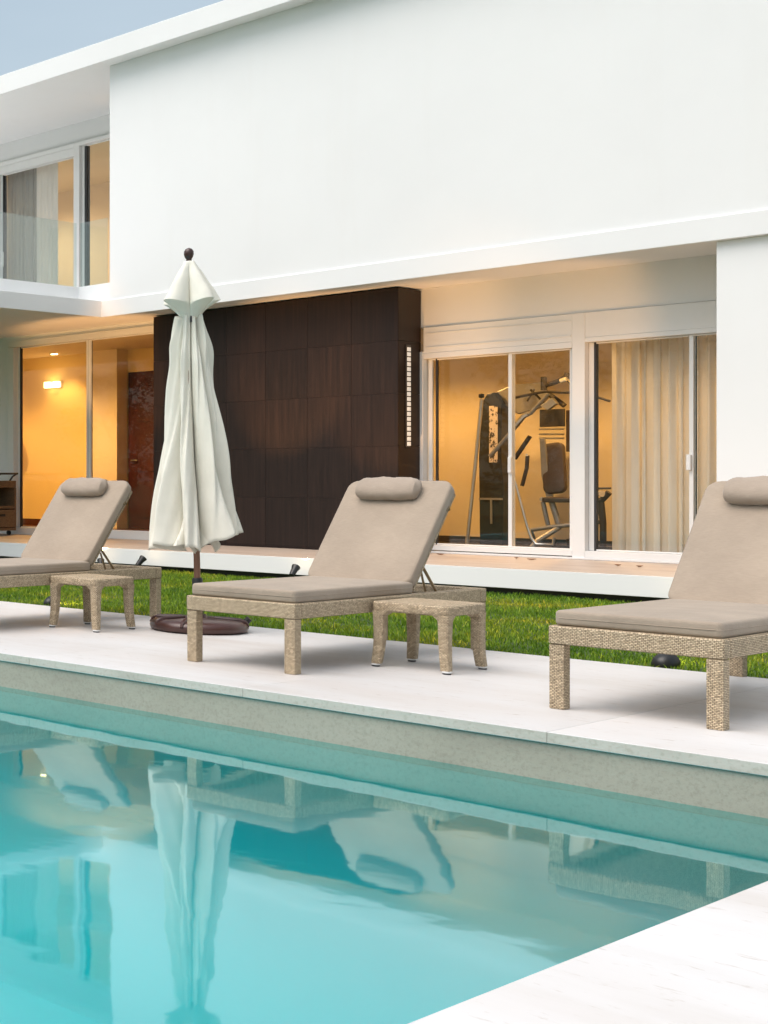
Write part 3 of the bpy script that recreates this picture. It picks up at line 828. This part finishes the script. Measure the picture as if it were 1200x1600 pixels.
mb = MB(); mb.tube([(-7.30, 17.62, 1.0), (-6.98, 17.62, 1.005)], .012); P_('grip', mb, 'dark_steel')

# ================================================================== TREES across the pool (they show in the glass)
k = NT('tree_leaf'); ge = k.n('NewGeometry'); c = k.ramp(ge.outputs['Random Per Island'], [(0, (.022, .04, .010)), (.6, (.05, .085, .02)), (1, (.09, .13, .03))]); k.base(c); k.set(.6, 0, .3); M['leaf'] = k.m
M['bark'] = simple('tree_bark', (.09, .065, .045), .9, 0, .3, 9, .6, 30)
def make_tree(seed, H_):
    rr_ = random.Random(seed)
    t = thing('garden_tree', (0, 0, -.05), 'leafy garden tree across the pool, mirrored in the glass doors', 'tree', 'garden trees across the pool')
    mb = MB(); mb.tube([(0, 0, -.2), (.05, .03, H_ * .3), (-.05, .08, H_ * .55), (.04, 0, H_ * .85)], [.16, .13, .09, .03], 10)
    for q in range(7):
        a = q * .9 + rr_.random(); z_ = H_ * (.28 + .07 * q); L_ = H_ * .28 * (1 - q * .08)
        mb.tube([(0, 0, z_), (math.cos(a) * L_ * .5, math.sin(a) * L_ * .5, z_ + L_ * .3), (math.cos(a) * L_, math.sin(a) * L_, z_ + L_ * .75)], [.06, .04, .015], 6)
    build('trunk', mb, M['bark'], t)
    mb = MB(); cl = []
    for q in range(46):
        a = rr_.uniform(0, 6.28); z_ = H_ * rr_.uniform(.14, 1.0); rad = H_ * .33 * math.sqrt(max(.05, 1 - ((z_ / H_ - .5) / .55) ** 2)) * math.sqrt(rr_.uniform(.1, 1))
        cl.append((math.cos(a) * rad, math.sin(a) * rad, z_, H_ * rr_.uniform(.06, .12)))
    for x_, y_, z_, s_ in cl:
        for _ in range(70):
            d = Vector((rr_.gauss(0, 1), rr_.gauss(0, 1), rr_.gauss(0, 1))).normalized() * s_ * rr_.random() ** .4
            p = Vector((x_, y_, z_)) + d
            u_ = Vector((rr_.gauss(0, 1), rr_.gauss(0, 1), rr_.gauss(0, .6))).normalized(); v_ = u_.orthogonal().normalized()
            q_ = rr_.uniform(.06, .12)
            mb.add([p - u_ * q_, p - v_ * q_ * .5, p + u_ * q_, p + v_ * q_ * .5], [(0, 1, 2, 3)])
    build('crown', mb, M['leaf'], t, recalc=False)
    return t
tA = make_tree(1, 6.0); tB = make_tree(2, 4.8)
spots_ = [(-31, -10.5, tA), (-27.5, -12, tB), (-24, -11, tA), (-20.5, -12.5, tB), (-17, -11.2, tA), (-13.5, -12.4, tB), (-10, -11.5, tA), (-6.5, -12.6, tB), (-35, -12, tB), (-2.5, -12, tA)]
used_ = set()
for x_, y_, src in spots_:
    if src.name in used_: o = copy_tree(src)
    else: o = src; used_.add(src.name)
    ORD_ = ['first', 'second', 'third', 'fourth', 'fifth', 'sixth', 'seventh', 'eighth', 'ninth', 'tenth']
    o['label'] = 'leafy garden tree across the pool, %s from the right in its row' % ORD_[sorted([-q[0] for q in spots_]).index(-x_)]
    o.location = (x_, y_, -.05); o.rotation_euler.z = x_ * 1.3; s_ = .85 + .3 * abs(math.sin(x_ * 2.1)); o.scale = (s_, s_, s_)

# ================================================================== LOUNGERS
def make_lounger(label):
    W_, L_ = .69, 2.12
    t = thing('sun_lounger', (0, 0, 0), label, 'sun lounger', 'taupe wicker sun loungers along the pool')
    mb = MB()
    z0, z1 = .312, .40
    # frame: rails butt against the end rails
    mb.box(-W_ / 2, W_ / 2, 0, .07, z0, z1, .008)
    mb.box(-W_ / 2, W_ / 2, L_ - .07, L_, z0, z1, .008)
    mb.box(-W_ / 2, -W_ / 2 + .065, .0702, L_ - .0702, z0, z1, .008)
    mb.box(W_ / 2 - .065, W_ / 2, .0702, L_ - .0702, z0, z1, .008)
    build('frame', mb, M['wicker'], t)
    mb = MB(); mb.box(-W_ / 2 + .066, W_ / 2 - .066, .071, 1.33, z0 + .045, z0 + .07); build('seat_deck', mb, M['wicker'], t)
    for sx in (-1, 1):
        for yy in (.003, L_ - .067):
            x0 = sx * (W_ / 2 - .003) - (0 if sx < 0 else .064)
            mb = MB(); mb.box(x0, x0 + .064, yy, yy + .064, .0, z0 - .001, .005); build('leg', mb, M['wicker'], t)
    # seat cushion
    vs, fs = rounded_slab(W_ - .035, 1.26, .072, .025, .017, .007, .005, 1)
    mb = MB(); mb.add([(x_, y_ + .65, z_ + z1 + .001) for x_, y_, z_ in vs], fs, True); sc = build('seat_cushion', mb, M['cushion'], t)
    pip = [(x_ * 1.0, y_ + .65, z1 + .001 + .036) for x_, y_ in rrect(W_ - .033, 1.262, .03)]
    mb = MB(); mb.tube(pip + pip[:1], .0022, 5, False); build('piping', mb, M['cushion'], sc)
    # reclining back: wicker panel, cushion, pillow
    ang = R(50); hinge = Vector((0, 1.265, .412))
    Mb = Matrix.Translation(hinge) @ Matrix.Rotation(ang, 4, 'X')
    bl = .835
    mb = MB(); bm = bmesh.new(); bmesh.ops.create_cube(bm, size=1)
    for v in bm.verts: v.co = (v.co.x * (W_ - .05), bl / 2 - .01 + v.co.y * (bl - .06), -.012 + v.co.z * .026)
    bmesh.ops.bevel(bm, geom=bm.edges[:], offset=.006, segments=2, affect='EDGES'); mb.bm(bm, Mb); build('back_panel', mb, M['wicker'], t)
    vs, fs = rounded_slab(W_ - .03, bl, .075, .065, .018, .010, .006, 5)
    mb = MB(); mb.add([Mb @ Vector((x_, y_ + bl / 2, z_ + .002)) for x_, y_, z_ in vs], fs, True); bc = build('back_cushion', mb, M['cushion'], t)
    for zz in (.012, .066):
        pip = [Mb @ Vector((x_, y_ + bl / 2, zz)) for x_, y_ in rrect(W_ - .029 - .012, bl - .012, .07)]
        mb = MB(); mb.tube(pip + pip[:1], .0035, 5, False); build('piping', mb, M['piping'], bc)
    # head pillow: soft bolster with pinched ends
    pw_, ph_, pd_ = .405, .082, .054
    nx, nk = 22, 20; vs = []; fs = []
    for i in range(nx + 1):
        u = -1 + 2 * i / nx
        s_ = (max(0, 1 - abs(u) ** 11)) ** .5
        s_ = max(s_, .02)
        for q in range(nk):
            a = 2 * math.pi * q / nk
            ca_, sa_ = math.cos(a), math.sin(a)
            yy = ph_ * (1 - .10 * u * u) * math.copysign(abs(ca_) ** .85, ca_) * (s_ * .9 + .1 if abs(u) < 1 else .1)
            zz = pd_ * math.copysign(abs(sa_) ** .85, sa_) * s_
            wv = .006 * noise.noise(Vector((u * 4, a * 2, 2))) + .003 * noise.noise(Vector((u * 9, a * 3, 7)))
            zt = zz + wv
            vs.append(Mb @ Vector((u * pw_ / 2 - .02, bl - .115 + yy + wv, .075 + .048 + zt)))
    for i in range(nx):
        for q in range(nk):
            q2 = (q + 1) % nk; fs.append((i * nk + q, i * nk + q2, (i + 1) * nk + q2, (i + 1) * nk + q))
    fs.append(tuple(range(nk))); fs.append(tuple(nx * nk + q for q in range(nk)))
    mb = MB(); mb.add(vs, fs, True); pil = build('head_pillow', mb, M['pillow'], t)
    for sx in (-.15, .11):
        mb = MB()
        pts = [Mb @ Vector((sx, bl - .06, .115)), Mb @ Vector((sx, bl - .012, .09)), Mb @ Vector((sx, bl + .004, .05)), Mb @ Vector((sx, bl + .003, -.01)), Mb @ Vector((sx, bl - .12, -.03))]
        mb.tube(pts, .007, 6); build('strap', mb, M['piping'], pil)
    # side latches near the top of the back
    for sx in (-1, 1):
        mb = MB(); a = Mb @ Vector((sx * (W_ / 2 - .024), bl - .17, -.02)); b = Mb @ Vector((sx * (W_ / 2 - .016), bl - .17, .012)); c = Mb @ Vector((sx * (W_ / 2 - .016), bl - .205, .018))
        mb.tube([a, b, c], .006, 6); build('latch', mb, M['bronze'], t)
    # support strut: U-shaped metal tube from the back panel to the frame
    mb = MB()
    a = Mb @ Vector((-.27, .22, -.03)); b = Mb @ Vector((.30, .22, -.03))
    for s_, p in ((-1, a), (1, b)):
        mb.tube([p, (p.x + s_ * .005, p.y + .17, z1 - .02)], .009, 8)
    mb.tube([(a.x - .005, a.y + .17, z1 - .02), (b.x + .005, b.y + .17, z1 - .02)], .009, 8); mb.tube([a, b], .008, 8)
    mb.tube([b + Vector((-.02, 0.02, -.03)), (b.x - .03, b.y + .10, z1 - .02)], .007, 8)
    build('support_strut', mb, M['bronze'], t)
    return t
L2 = make_lounger('middle wicker sun lounger with taupe cushions, in front of the dark tiled block')
L3 = copy_tree(L2); L3['label'] = 'nearest wicker sun lounger, cut off by the right edge, black lamp behind its legs'
L1 = copy_tree(L2); L1['label'] = 'wicker sun lounger cut off by the left edge, left of the closed parasol'
L2.location = (-4.716, 7.168, .0005)
L3.location = (-2.757, 7.168, .0005); L3.rotation_euler.z = R(-.4)
L1.location = (-7.105, 7.168, .0005); L1.rotation_euler.z = R(.5)

# ================================================================== SIDE TABLES
def make_table(label):
    t = thing('side_table', (0, 0, 0), label, 'side table', 'small square wicker side tables')
    H_ = .388
    vs, fs = rounded_slab(.43, .43, .060, .028, .013, .001, .0012, 2)
    mb = MB(); mb.add([(x_, y_, z_ + H_ - .062) for x_, y_, z_ in vs], fs, True); build('tabletop', mb, M['wicker'], t)
    for sx in (-1, 1):
        for sy in (-1, 1):
            mb = MB(); n = 10; vs = []; fs = []
            ring = None
            for i in range(n + 1):
                u = i / n; z_ = .018 + (H_ - .055 - .018) * u
                wd_ = .050 + .012 * u
                if u > .88: wd_ += .036 * ((u - .88) / .12) ** 1.6
                out = .2145 - .005 * math.sin(u * math.pi) + .005 * (1 - u) ** 3
                P = rrect(wd_, wd_, .012, 3); m = len(P)
                cx_ = sx * (out - wd_ / 2); cy_ = sy * (out - wd_ / 2)
                for px, py in P: vs.append((cx_ + px, cy_ + py, z_))
            for i in range(n):
                for q in range(m):
                    q2 = (q + 1) % m; fs.append((i * m + q, i * m + q2, (i + 1) * m + q2, (i + 1) * m + q))
            fs.append(tuple(range(m - 1, -1, -1)))
            mb.add(vs, fs, True); lg = build('leg', mb, M['wicker'], t)
            cx_ = sx * (.2235 - .025); cy_ = sy * (.2235 - .025)
            mb = MB(); mb.lathe([(.0235, .0085), (.0245, .010), (.0245, .0185)], (cx_, cy_, 0), 14); build('foot_ring', mb, M['alu'], lg)
            mb = MB(); mb.lathe([(.020, 0), (.022, .003), (.022, .0084)], (cx_, cy_, 0), 14); build('foot_pad', mb, M['black'], lg)
    return t
T2 = make_table('small square wicker side table beside the middle lounger')
T1 = copy_tree(T2); T1['label'] = 'small square wicker side table beside the left lounger, near the parasol base'
T2.location = (-4.135, 8.12, .0005)
T1.location = (-6.55, 8.16, .0005)

# ================================================================== PARASOL
par = thing('parasol', (-6.04, 8.70, .0005), 'closed off white garden parasol with wooden pole on a brown base', 'parasol')
lean = Matrix.Rotation(R(1.5), 4, Vector((-.853, .522, 0)))     # leans a little
lean = Matrix.Rotation(R(-1.5), 4, Vector((-.8526, .5226, 0)))
def PL(p): return lean @ Vector(p) + Vector((-6.04, 8.70, 0))
def pbuild(name, mb, mat, parent=par):
    mb.v = [tuple(PL(p)) for p in mb.v]; return build(name, mb, M[mat], parent)
mb = MB(); mb.tube([(0, 0, .09), (0, 0, 2.70)], .0225, 16); pbuild('pole', mb, 'teak')
mb = MB(); mb.lathe([(.02, 2.665), (.036, 2.665), (.036, 2.68), (.02, 2.70), (.018, 2.715), (.028, 2.73), (.034, 2.752), (.033, 2.772), (.022, 2.79), (.005, 2.798)], (0, 0, 0), 20); pbuild('finial', mb, 'base_brown')
mb = MB(); mb.lathe([(.0228, .06), (.036, .06), (.036, .375), (.031, .385), (.0228, .385)], (0, 0, 0), 20); pbuild('stem_collar', mb, 'black')
# base
mb = MB()
mb.lathe([(.30, 0.0), (.325, .012), (.333, .035), (.325, .062), (.29, .084), (.12, .095), (.06, .10), (.05, .12), (.03, .12)], (-6.04, 8.70, .0005), 48)
pb = build('base', mb, M['base_brown'], par)
for a in (205, 245, 285, 25):
    c_, s_ = math.cos(R(a)), math.sin(R(a))
    pts = [(-6.04 + c_ * r_, 8.70 + s_ * r_, z_) for r_, z_ in ((.11, .099), (.20, .094), (.28, .089), (.315, .074), (.332, .045))]
    mb = MB(); mb.tube(pts, [.012, .016, .016, .014, .010], 8); build('base_rib', mb, M['base_brown'], pb)
mb = MB(); mb.tube([(-6.04 + .25, 8.70 + .19, .075), (-6.04 + .27, 8.70 + .20, .10)], .022, 12); build('filler_cap', mb, M['black'], pb)

# canopy: eight slack folded panels
rr = random.Random(11)
NP = 8
amp = [rr.uniform(.75, 1.18) for _ in range(NP)]
off = [rr.uniform(-.16, .16) for _ in range(NP)]
hem = [rr.uniform(-.05, .06) for _ in range(NP)]
NA, NZ = 384, 64
ZT, ZB = 2.30, .64
def canopy_r(a, u):
    """a angle, u 0 at the waist to 1 at the hem"""
    env = .072 + .150 * (u ** .75) + .085 * u ** 1.7
    ph = a / (2 * math.pi) * NP
    tw = .25 * math.sin(u * 3.1 + 1) 
    ph += tw
    i0 = int(math.floor(ph)) % NP; fr_ = ph - math.floor(ph)
    c = fr_ - .5 + off[i0] * math.sin(fr_ * math.pi)
    fold = abs(math.cos(math.pi * c)) ** .75           # 1 on the ridge, 0 in the valley
    A = amp[i0] * math.sin(math.pi * fr_) + .95 * (1 - math.sin(math.pi * fr_))
    deep = .66 + .14 * u
    r = env * (1 - deep + deep * fold * A * 1.12)
    # secondary pleats
    r += .014 * (.25 + u) * math.sin(a * 17 + 3 * u) * fold + .006 * math.sin(a * 29 + 9 * u) + .010 * math.sin(a * 9 + 7 * u + 1.3) * (1 - u) * 1.2
    # slack bulges under the tie
    r += .030 * math.exp(-((u - .14) / .10) ** 2) * (0.5 + noise.noise(Vector((math.cos(a) * 1.7, math.sin(a) * 1.7, u * 6))))
    r += .022 * noise.noise(Vector((math.cos(a) * 1.4 + 5, math.sin(a) * 1.4, u * 3.2)))
    return max(r, .034)
vs = []; fs = []
for j in range(NZ + 1):
    u = j / NZ
    for i in range(NA):
        a = 2 * math.pi * i / NA
        r = canopy_r(a, u)
        ph = a / (2 * math.pi) * NP; i0 = int(ph) % NP; f0 = ph - int(ph)
        hm = (hem[i0] * (1 - f0) + hem[(i0 + 1) % NP] * f0)
        zb = ZB + hm * 1.1 + .03 * (r / .3 - .75) + .012 * math.sin(a * 13 + 1) + .018 * noise.noise(Vector((math.cos(a) * 3, math.sin(a) * 3, 9)))
        top = ZT + .012 * math.sin(a * 4 + 1)
        z = top + (zb - top) * u
        vs.append((r * math.cos(a) - .012 * u, r * math.sin(a), z))
for j in range(NZ):
    for i in range(NA):
        i2 = (i + 1) % NA; fs.append((j * NA + i, j * NA + i2, (j + 1) * NA + i2, (j + 1) * NA + i))
mb = MB(); mb.add(vs, fs, True); can = pbuild('canopy', mb, 'canvas')
sol = can.modifiers.new('thickness', 'SOLIDIFY'); sol.thickness = .003; sol.offset = -1
# inner crumpled cloth hanging under the hem
vs = []; fs = []
for j in range(13):
    u = j / 12
    for i in range(96):
        a = 2 * math.pi * i / 96
        r = .05 + .12 * u + .05 * u * math.sin(a * 5 + 2 * u) + .03 * math.sin(a * 11 + 5 * u) * u + .015 * noise.noise(Vector((a * 2, u * 5, 1)))
        vs.append((r * math.cos(a) - .03, r * math.sin(a) - .02, 1.0 - .36 * u + .05 * math.sin(a * 3 + 1) * u - .03 * math.sin(a * 7) * u))
for j in range(12):
    for i in range(96):
        i2 = (i + 1) % 96; fs.append((j * 96 + i, j * 96 + i2, (j + 1) * 96 + i2, (j + 1) * 96 + i))
mb = MB(); mb.add(vs, fs, True); o = pbuild('inner_hem', mb, 'canvas')
# ribs seen end-on below the waist
for i in range(NP):
    a = 2 * math.pi * (i + .45) / NP
    mb = MB(); mb.tube([(.045 * math.cos(a), .045 * math.sin(a), 2.34), (.10 * math.cos(a), .10 * math.sin(a), 1.5), (.16 * math.cos(a), .16 * math.sin(a), .78)], .008, 6); pbuild('rib', mb, 'teak')
# vent cap with drooping points
vs = []; fs = []
NA2, NZ2 = 128, 34
for j in range(NZ2 + 1):
    u = j / NZ2
    for i in range(NA2):
        a = 2 * math.pi * i / NA2
        pt = abs(math.cos(2.5 * a + .9)) ** .8       # five points
        pt = pt * (.85 + .2 * math.sin(a * 3 + 1))
        if u < .68:
            q = u / .68
            r = .034 + (.055 + .150 * pt) * q ** .95
            z = 2.70 - .285 * q - .045 * q * q * (1 - pt)
        else:
            q = (u - .68) / .32
            r0 = .034 + (.055 + .150 * pt); z0 = 2.70 - .285 - .045 * (1 - pt)
            r = r0 * (1 - q) + .052 * q - .02 * math.sin(q * math.pi) * pt
            z = z0 + (2.275 - z0) * q ** 1.1
        r += .007 * noise.noise(Vector((math.cos(a) * 3, math.sin(a) * 3, u * 5)))
        vs.append((r * math.cos(a), r * math.sin(a), z))
for j in range(NZ2):
    for i in range(NA2):
        i2 = (i + 1) % NA2; fs.append((j * NA2 + i, j * NA2 + i2, (j + 1) * NA2 + i2, (j + 1) * NA2 + i))
mb = MB(); mb.add(vs, fs, True); vc = pbuild('vent_cap', mb, 'canvas')
sol = vc.modifiers.new('thickness', 'SOLIDIFY'); sol.thickness = .0025; sol.offset = -1
for i in range(5):
    a = 2 * math.pi * (i + .3) / 5
    mb = MB(); mb.tube([(.05 * math.cos(a), .05 * math.sin(a), 2.31), (.064 * math.cos(a), .064 * math.sin(a), 2.25)], .008, 6); pbuild('tie', mb, 'black')

# ================================================================== GARDEN SPOTLIGHTS
def spotlight(loc, label, pitch, yaw, energy, stake=.09, size=1.0, beam=90, color=(1, .60, .27), dome=False):
    t = thing('garden_spotlight', loc, label, 'spotlight', 'black garden spotlights in the lawn')
    x_, y_, z_ = loc
    mb = MB(); mb.tube([(x_, y_, z_ - .02), (x_, y_, z_ + stake)], .011 * size, 8); build('stake', mb, M['black'], t)
    rot = Matrix.Rotation(R(yaw), 3, 'Z') @ Matrix.Rotation(R(-(90 - pitch)), 3, 'X')   # lathe axis z -> aims to +y tilted up
    prof = [(.012, -.06), (.026, -.055), (.030, -.03), (.034, .03), (.044, .065), (.044, .075), (.036, .075), (.034, .06)]
    if dome: prof = [(.004, -.062), (.03, -.057), (.05, -.04), (.06, -.01), (.062, .03), (.062, .05), (.05, .05), (.044, .04)]
    c_ = Vector((x_, y_, z_ + stake + .03))
    mb = MB()
    vs = []; n = 18
    mb.lathe([(r * size, z * size) for r, z in prof], tuple(c_), n, True, rot); build('head', mb, M['black'], t)
    mb = MB(); mb.lathe([(.002, .0615 * size), (.032 * size, .0615 * size), (.032 * size, .0645 * size)], tuple(c_), n, True, rot); build('lens', mb, M['lamp'], t)
    d = rot @ Vector((0, 0, 1))
    lp = c_ + d * .085 * size
    q = (-d).to_track_quat('Z', 'Y').to_euler()
    light('spotlight_beam', 'SPOT', tuple(lp), energy, color, t, .03, q, spot_size=R(beam), spot_blend=.7)
    return t
spotlight((-10.42, 13.86, -.02), 'black garden spotlight by the plinth, behind the left side table', 47, -18, 300, beam=36, color=(1, .50, .18))
spotlight((-8.47, 13.86, -.02), 'black garden spotlight by the plinth, showing above the middle lounger seat', 44, 2, 190, beam=40, color=(1, .52, .2))
spotlight((-10.99, 13.86, -.02), 'low black garden spotlight by the plinth, behind the left lounger strut', 47, 38, 440, .03, beam=38, color=(1, .50, .18))
spotlight((-7.99, 9.40, -.02), 'black garden spotlight at the deck edge, behind the left table leg', 20, 0, 14, .0, .9, dome=True)
spotlight((-3.453, 9.40, -.02), 'dark garden spotlight at the deck edge, under the right lounger', 20, -8, 5, .0, 1.0, dome=True)
spotlight((-4.92, 13.86, -.02), 'black garden spotlight by the plinth, behind the back of the right lounger', 41, 44, 220, beam=34, color=(1, .50, .18))

# ================================================================== SERVING TROLLEY
tr = thing('serving_trolley', (-14.5, 15.95, TZ), 'brown wicker serving trolley with open shelf and drawer at the left edge', 'trolley')
TX0, TX1, TY0, TY1 = -14.80, -14.36, 15.42, 16.12
def T_(name, mb, mat='wicker', bev=0): return build(name, mb, M[mat], tr, bev)
k = NT('brown_wicker'); uv = k.coords('UV')
br = k.n('TexBrick'); br.offset = .5
br.inputs['Scale'].default_value = 1; br.inputs['Brick Width'].default_value = .03; br.inputs['Row Height'].default_value = .012; br.inputs['Mortar Size'].default_value = .002
br.inputs['Color1'].default_value = (.27, .17, .09, 1); br.inputs['Color2'].default_value = (.19, .115, .06, 1); br.inputs['Mortar'].default_value = (.07, .04, .02, 1)
k.l(uv, br.inputs['Vector']); k.base(br.outputs['Color']); k.set(.55); k.bump(k.math('SUBTRACT', 1.0, br.outputs['Fac']), .6, .004); M['brown_wicker'] = k.m
mb = MB(); mb.box(TX0, TX1, TY0, TY1, .98, 1.09, .008); T_('top_tray', mb, 'brown_wicker')
for yy in (TY0, TY1 - .04):
    mb = MB(); mb.box(TX0, TX1, yy, yy + .04, .36, .979); T_('side_panel', mb, 'brown_wicker')
mb = MB(); mb.box(TX0, TX0 + .03, TY0 + .0405, TY1 - .0405, .36, .979); T_('rear_panel', mb, 'brown_wicker')
mb = MB(); mb.box(TX0 + .031, TX1 - .005, TY0 + .041, TY1 - .041, .655, .70); T_('shelf', mb, 'brown_wicker')
mb = MB(); mb.box(TX0 + .031, TX1 + .004, TY0 + .043, TY1 - .043, .37, .64, .004); d_ = T_('drawer', mb, 'brown_wicker')
mb = MB(); mb.box(TX1 + .0045, TX1 + .016, 15.60, 15.86, .535, .575, .004); build('drawer_pull', mb, M['black'], d_)
mb = MB()
pts_ = [(TX1 - .06, TY1 - .06, 1.09), (TX1 - .06, TY1 + .02, 1.16), (TX1 - .06, TY1 + .05, 1.20)]
for xx in (TX1 - .06, TX0 + .06):
    mb.tube([(xx, TY1 - .08, 1.085), (xx, TY1 - .02, 1.15), (xx, TY1 + .08, 1.20)], .014)
    mb.tube([(xx, TY1 + .08, 1.198), (xx, TY0, 1.195)], .014)
    mb.tube([(xx, TY0 + .06, 1.085), (xx, TY0 + .03, 1.195)], .014)
mb.tube([(TX1 - .045, TY1 + .08, 1.20), (TX0 + .045, TY1 + .08, 1.20)], .016); T_('handle', mb, 'dark_steel')
mb = MB(); mb.box(TX0, TX1, TY0, TY1, .315, .359, .004); T_('bottom_rail', mb, 'brown_wicker')
for xx in (TX0 + .08, TX1 - .08):
    for yy in (TY0 + .08, TY1 - .08):
        mb = MB(); mb.tube([(xx, yy - .015, TZ + .037), (xx, yy + .015, TZ + .037)], .036, 14); mb.tube([(xx, yy, TZ + .037), (xx, yy, .315)], .01); T_('wheel', mb, 'black')

# ================================================================== a few dry leaves on the terrace
k = NT('dry_leaf'); co = k.coords(); k.base(k.ramp(k.noise(co, 30, 3), [(.3, (.14, .055, .025)), (.7, (.30, .14, .06))])); k.set(.7); M['dry'] = k.m
for q, (x_, y_, lab) in enumerate([(-7.99, 15.94, 'small dry brown leaf on the terrace just right of the middle lounger back'), (-7.17, 15.87, 'dry brown leaf on the terrace below the gym door handle'),
        (-6.97, 15.75, 'dry brown leaf on the terrace just right of the one below the gym door handle'), (-6.05, 15.42, 'dry brown leaf on the terrace below the left edge of the curtain'), (-5.85, 15.38, 'dry brown leaf on the terrace below the middle of the curtain')]):
    t_ = Matrix.Translation((x_, y_, TZ + .006)) @ Matrix.Rotation(q * 1.9, 4, 'Z')
    vs = []; fs = []
    for i in range(7):
        u = -1 + i / 3; wv = .022 * (1 - u * u) ** .6
        for sgn in (-1, 0, 1): vs.append(t_ @ Vector((u * .045, sgn * wv, .012 * u * u + (.012 if sgn else 0) * (1 - u * u))))
    for i in range(6):
        for j in range(2): fs.append((i * 3 + j, i * 3 + j + 1, i * 3 + j + 4, i * 3 + j + 3))
    mb = MB(); mb.add(vs, fs, True); o = build('dry_leaf', mb, M['dry'], None, recalc=False); tag(o, lab, 'leaf', 'dry leaves on the terrace')
    sl_ = o.modifiers.new('thickness', 'SOLIDIFY'); sl_.thickness = .0015
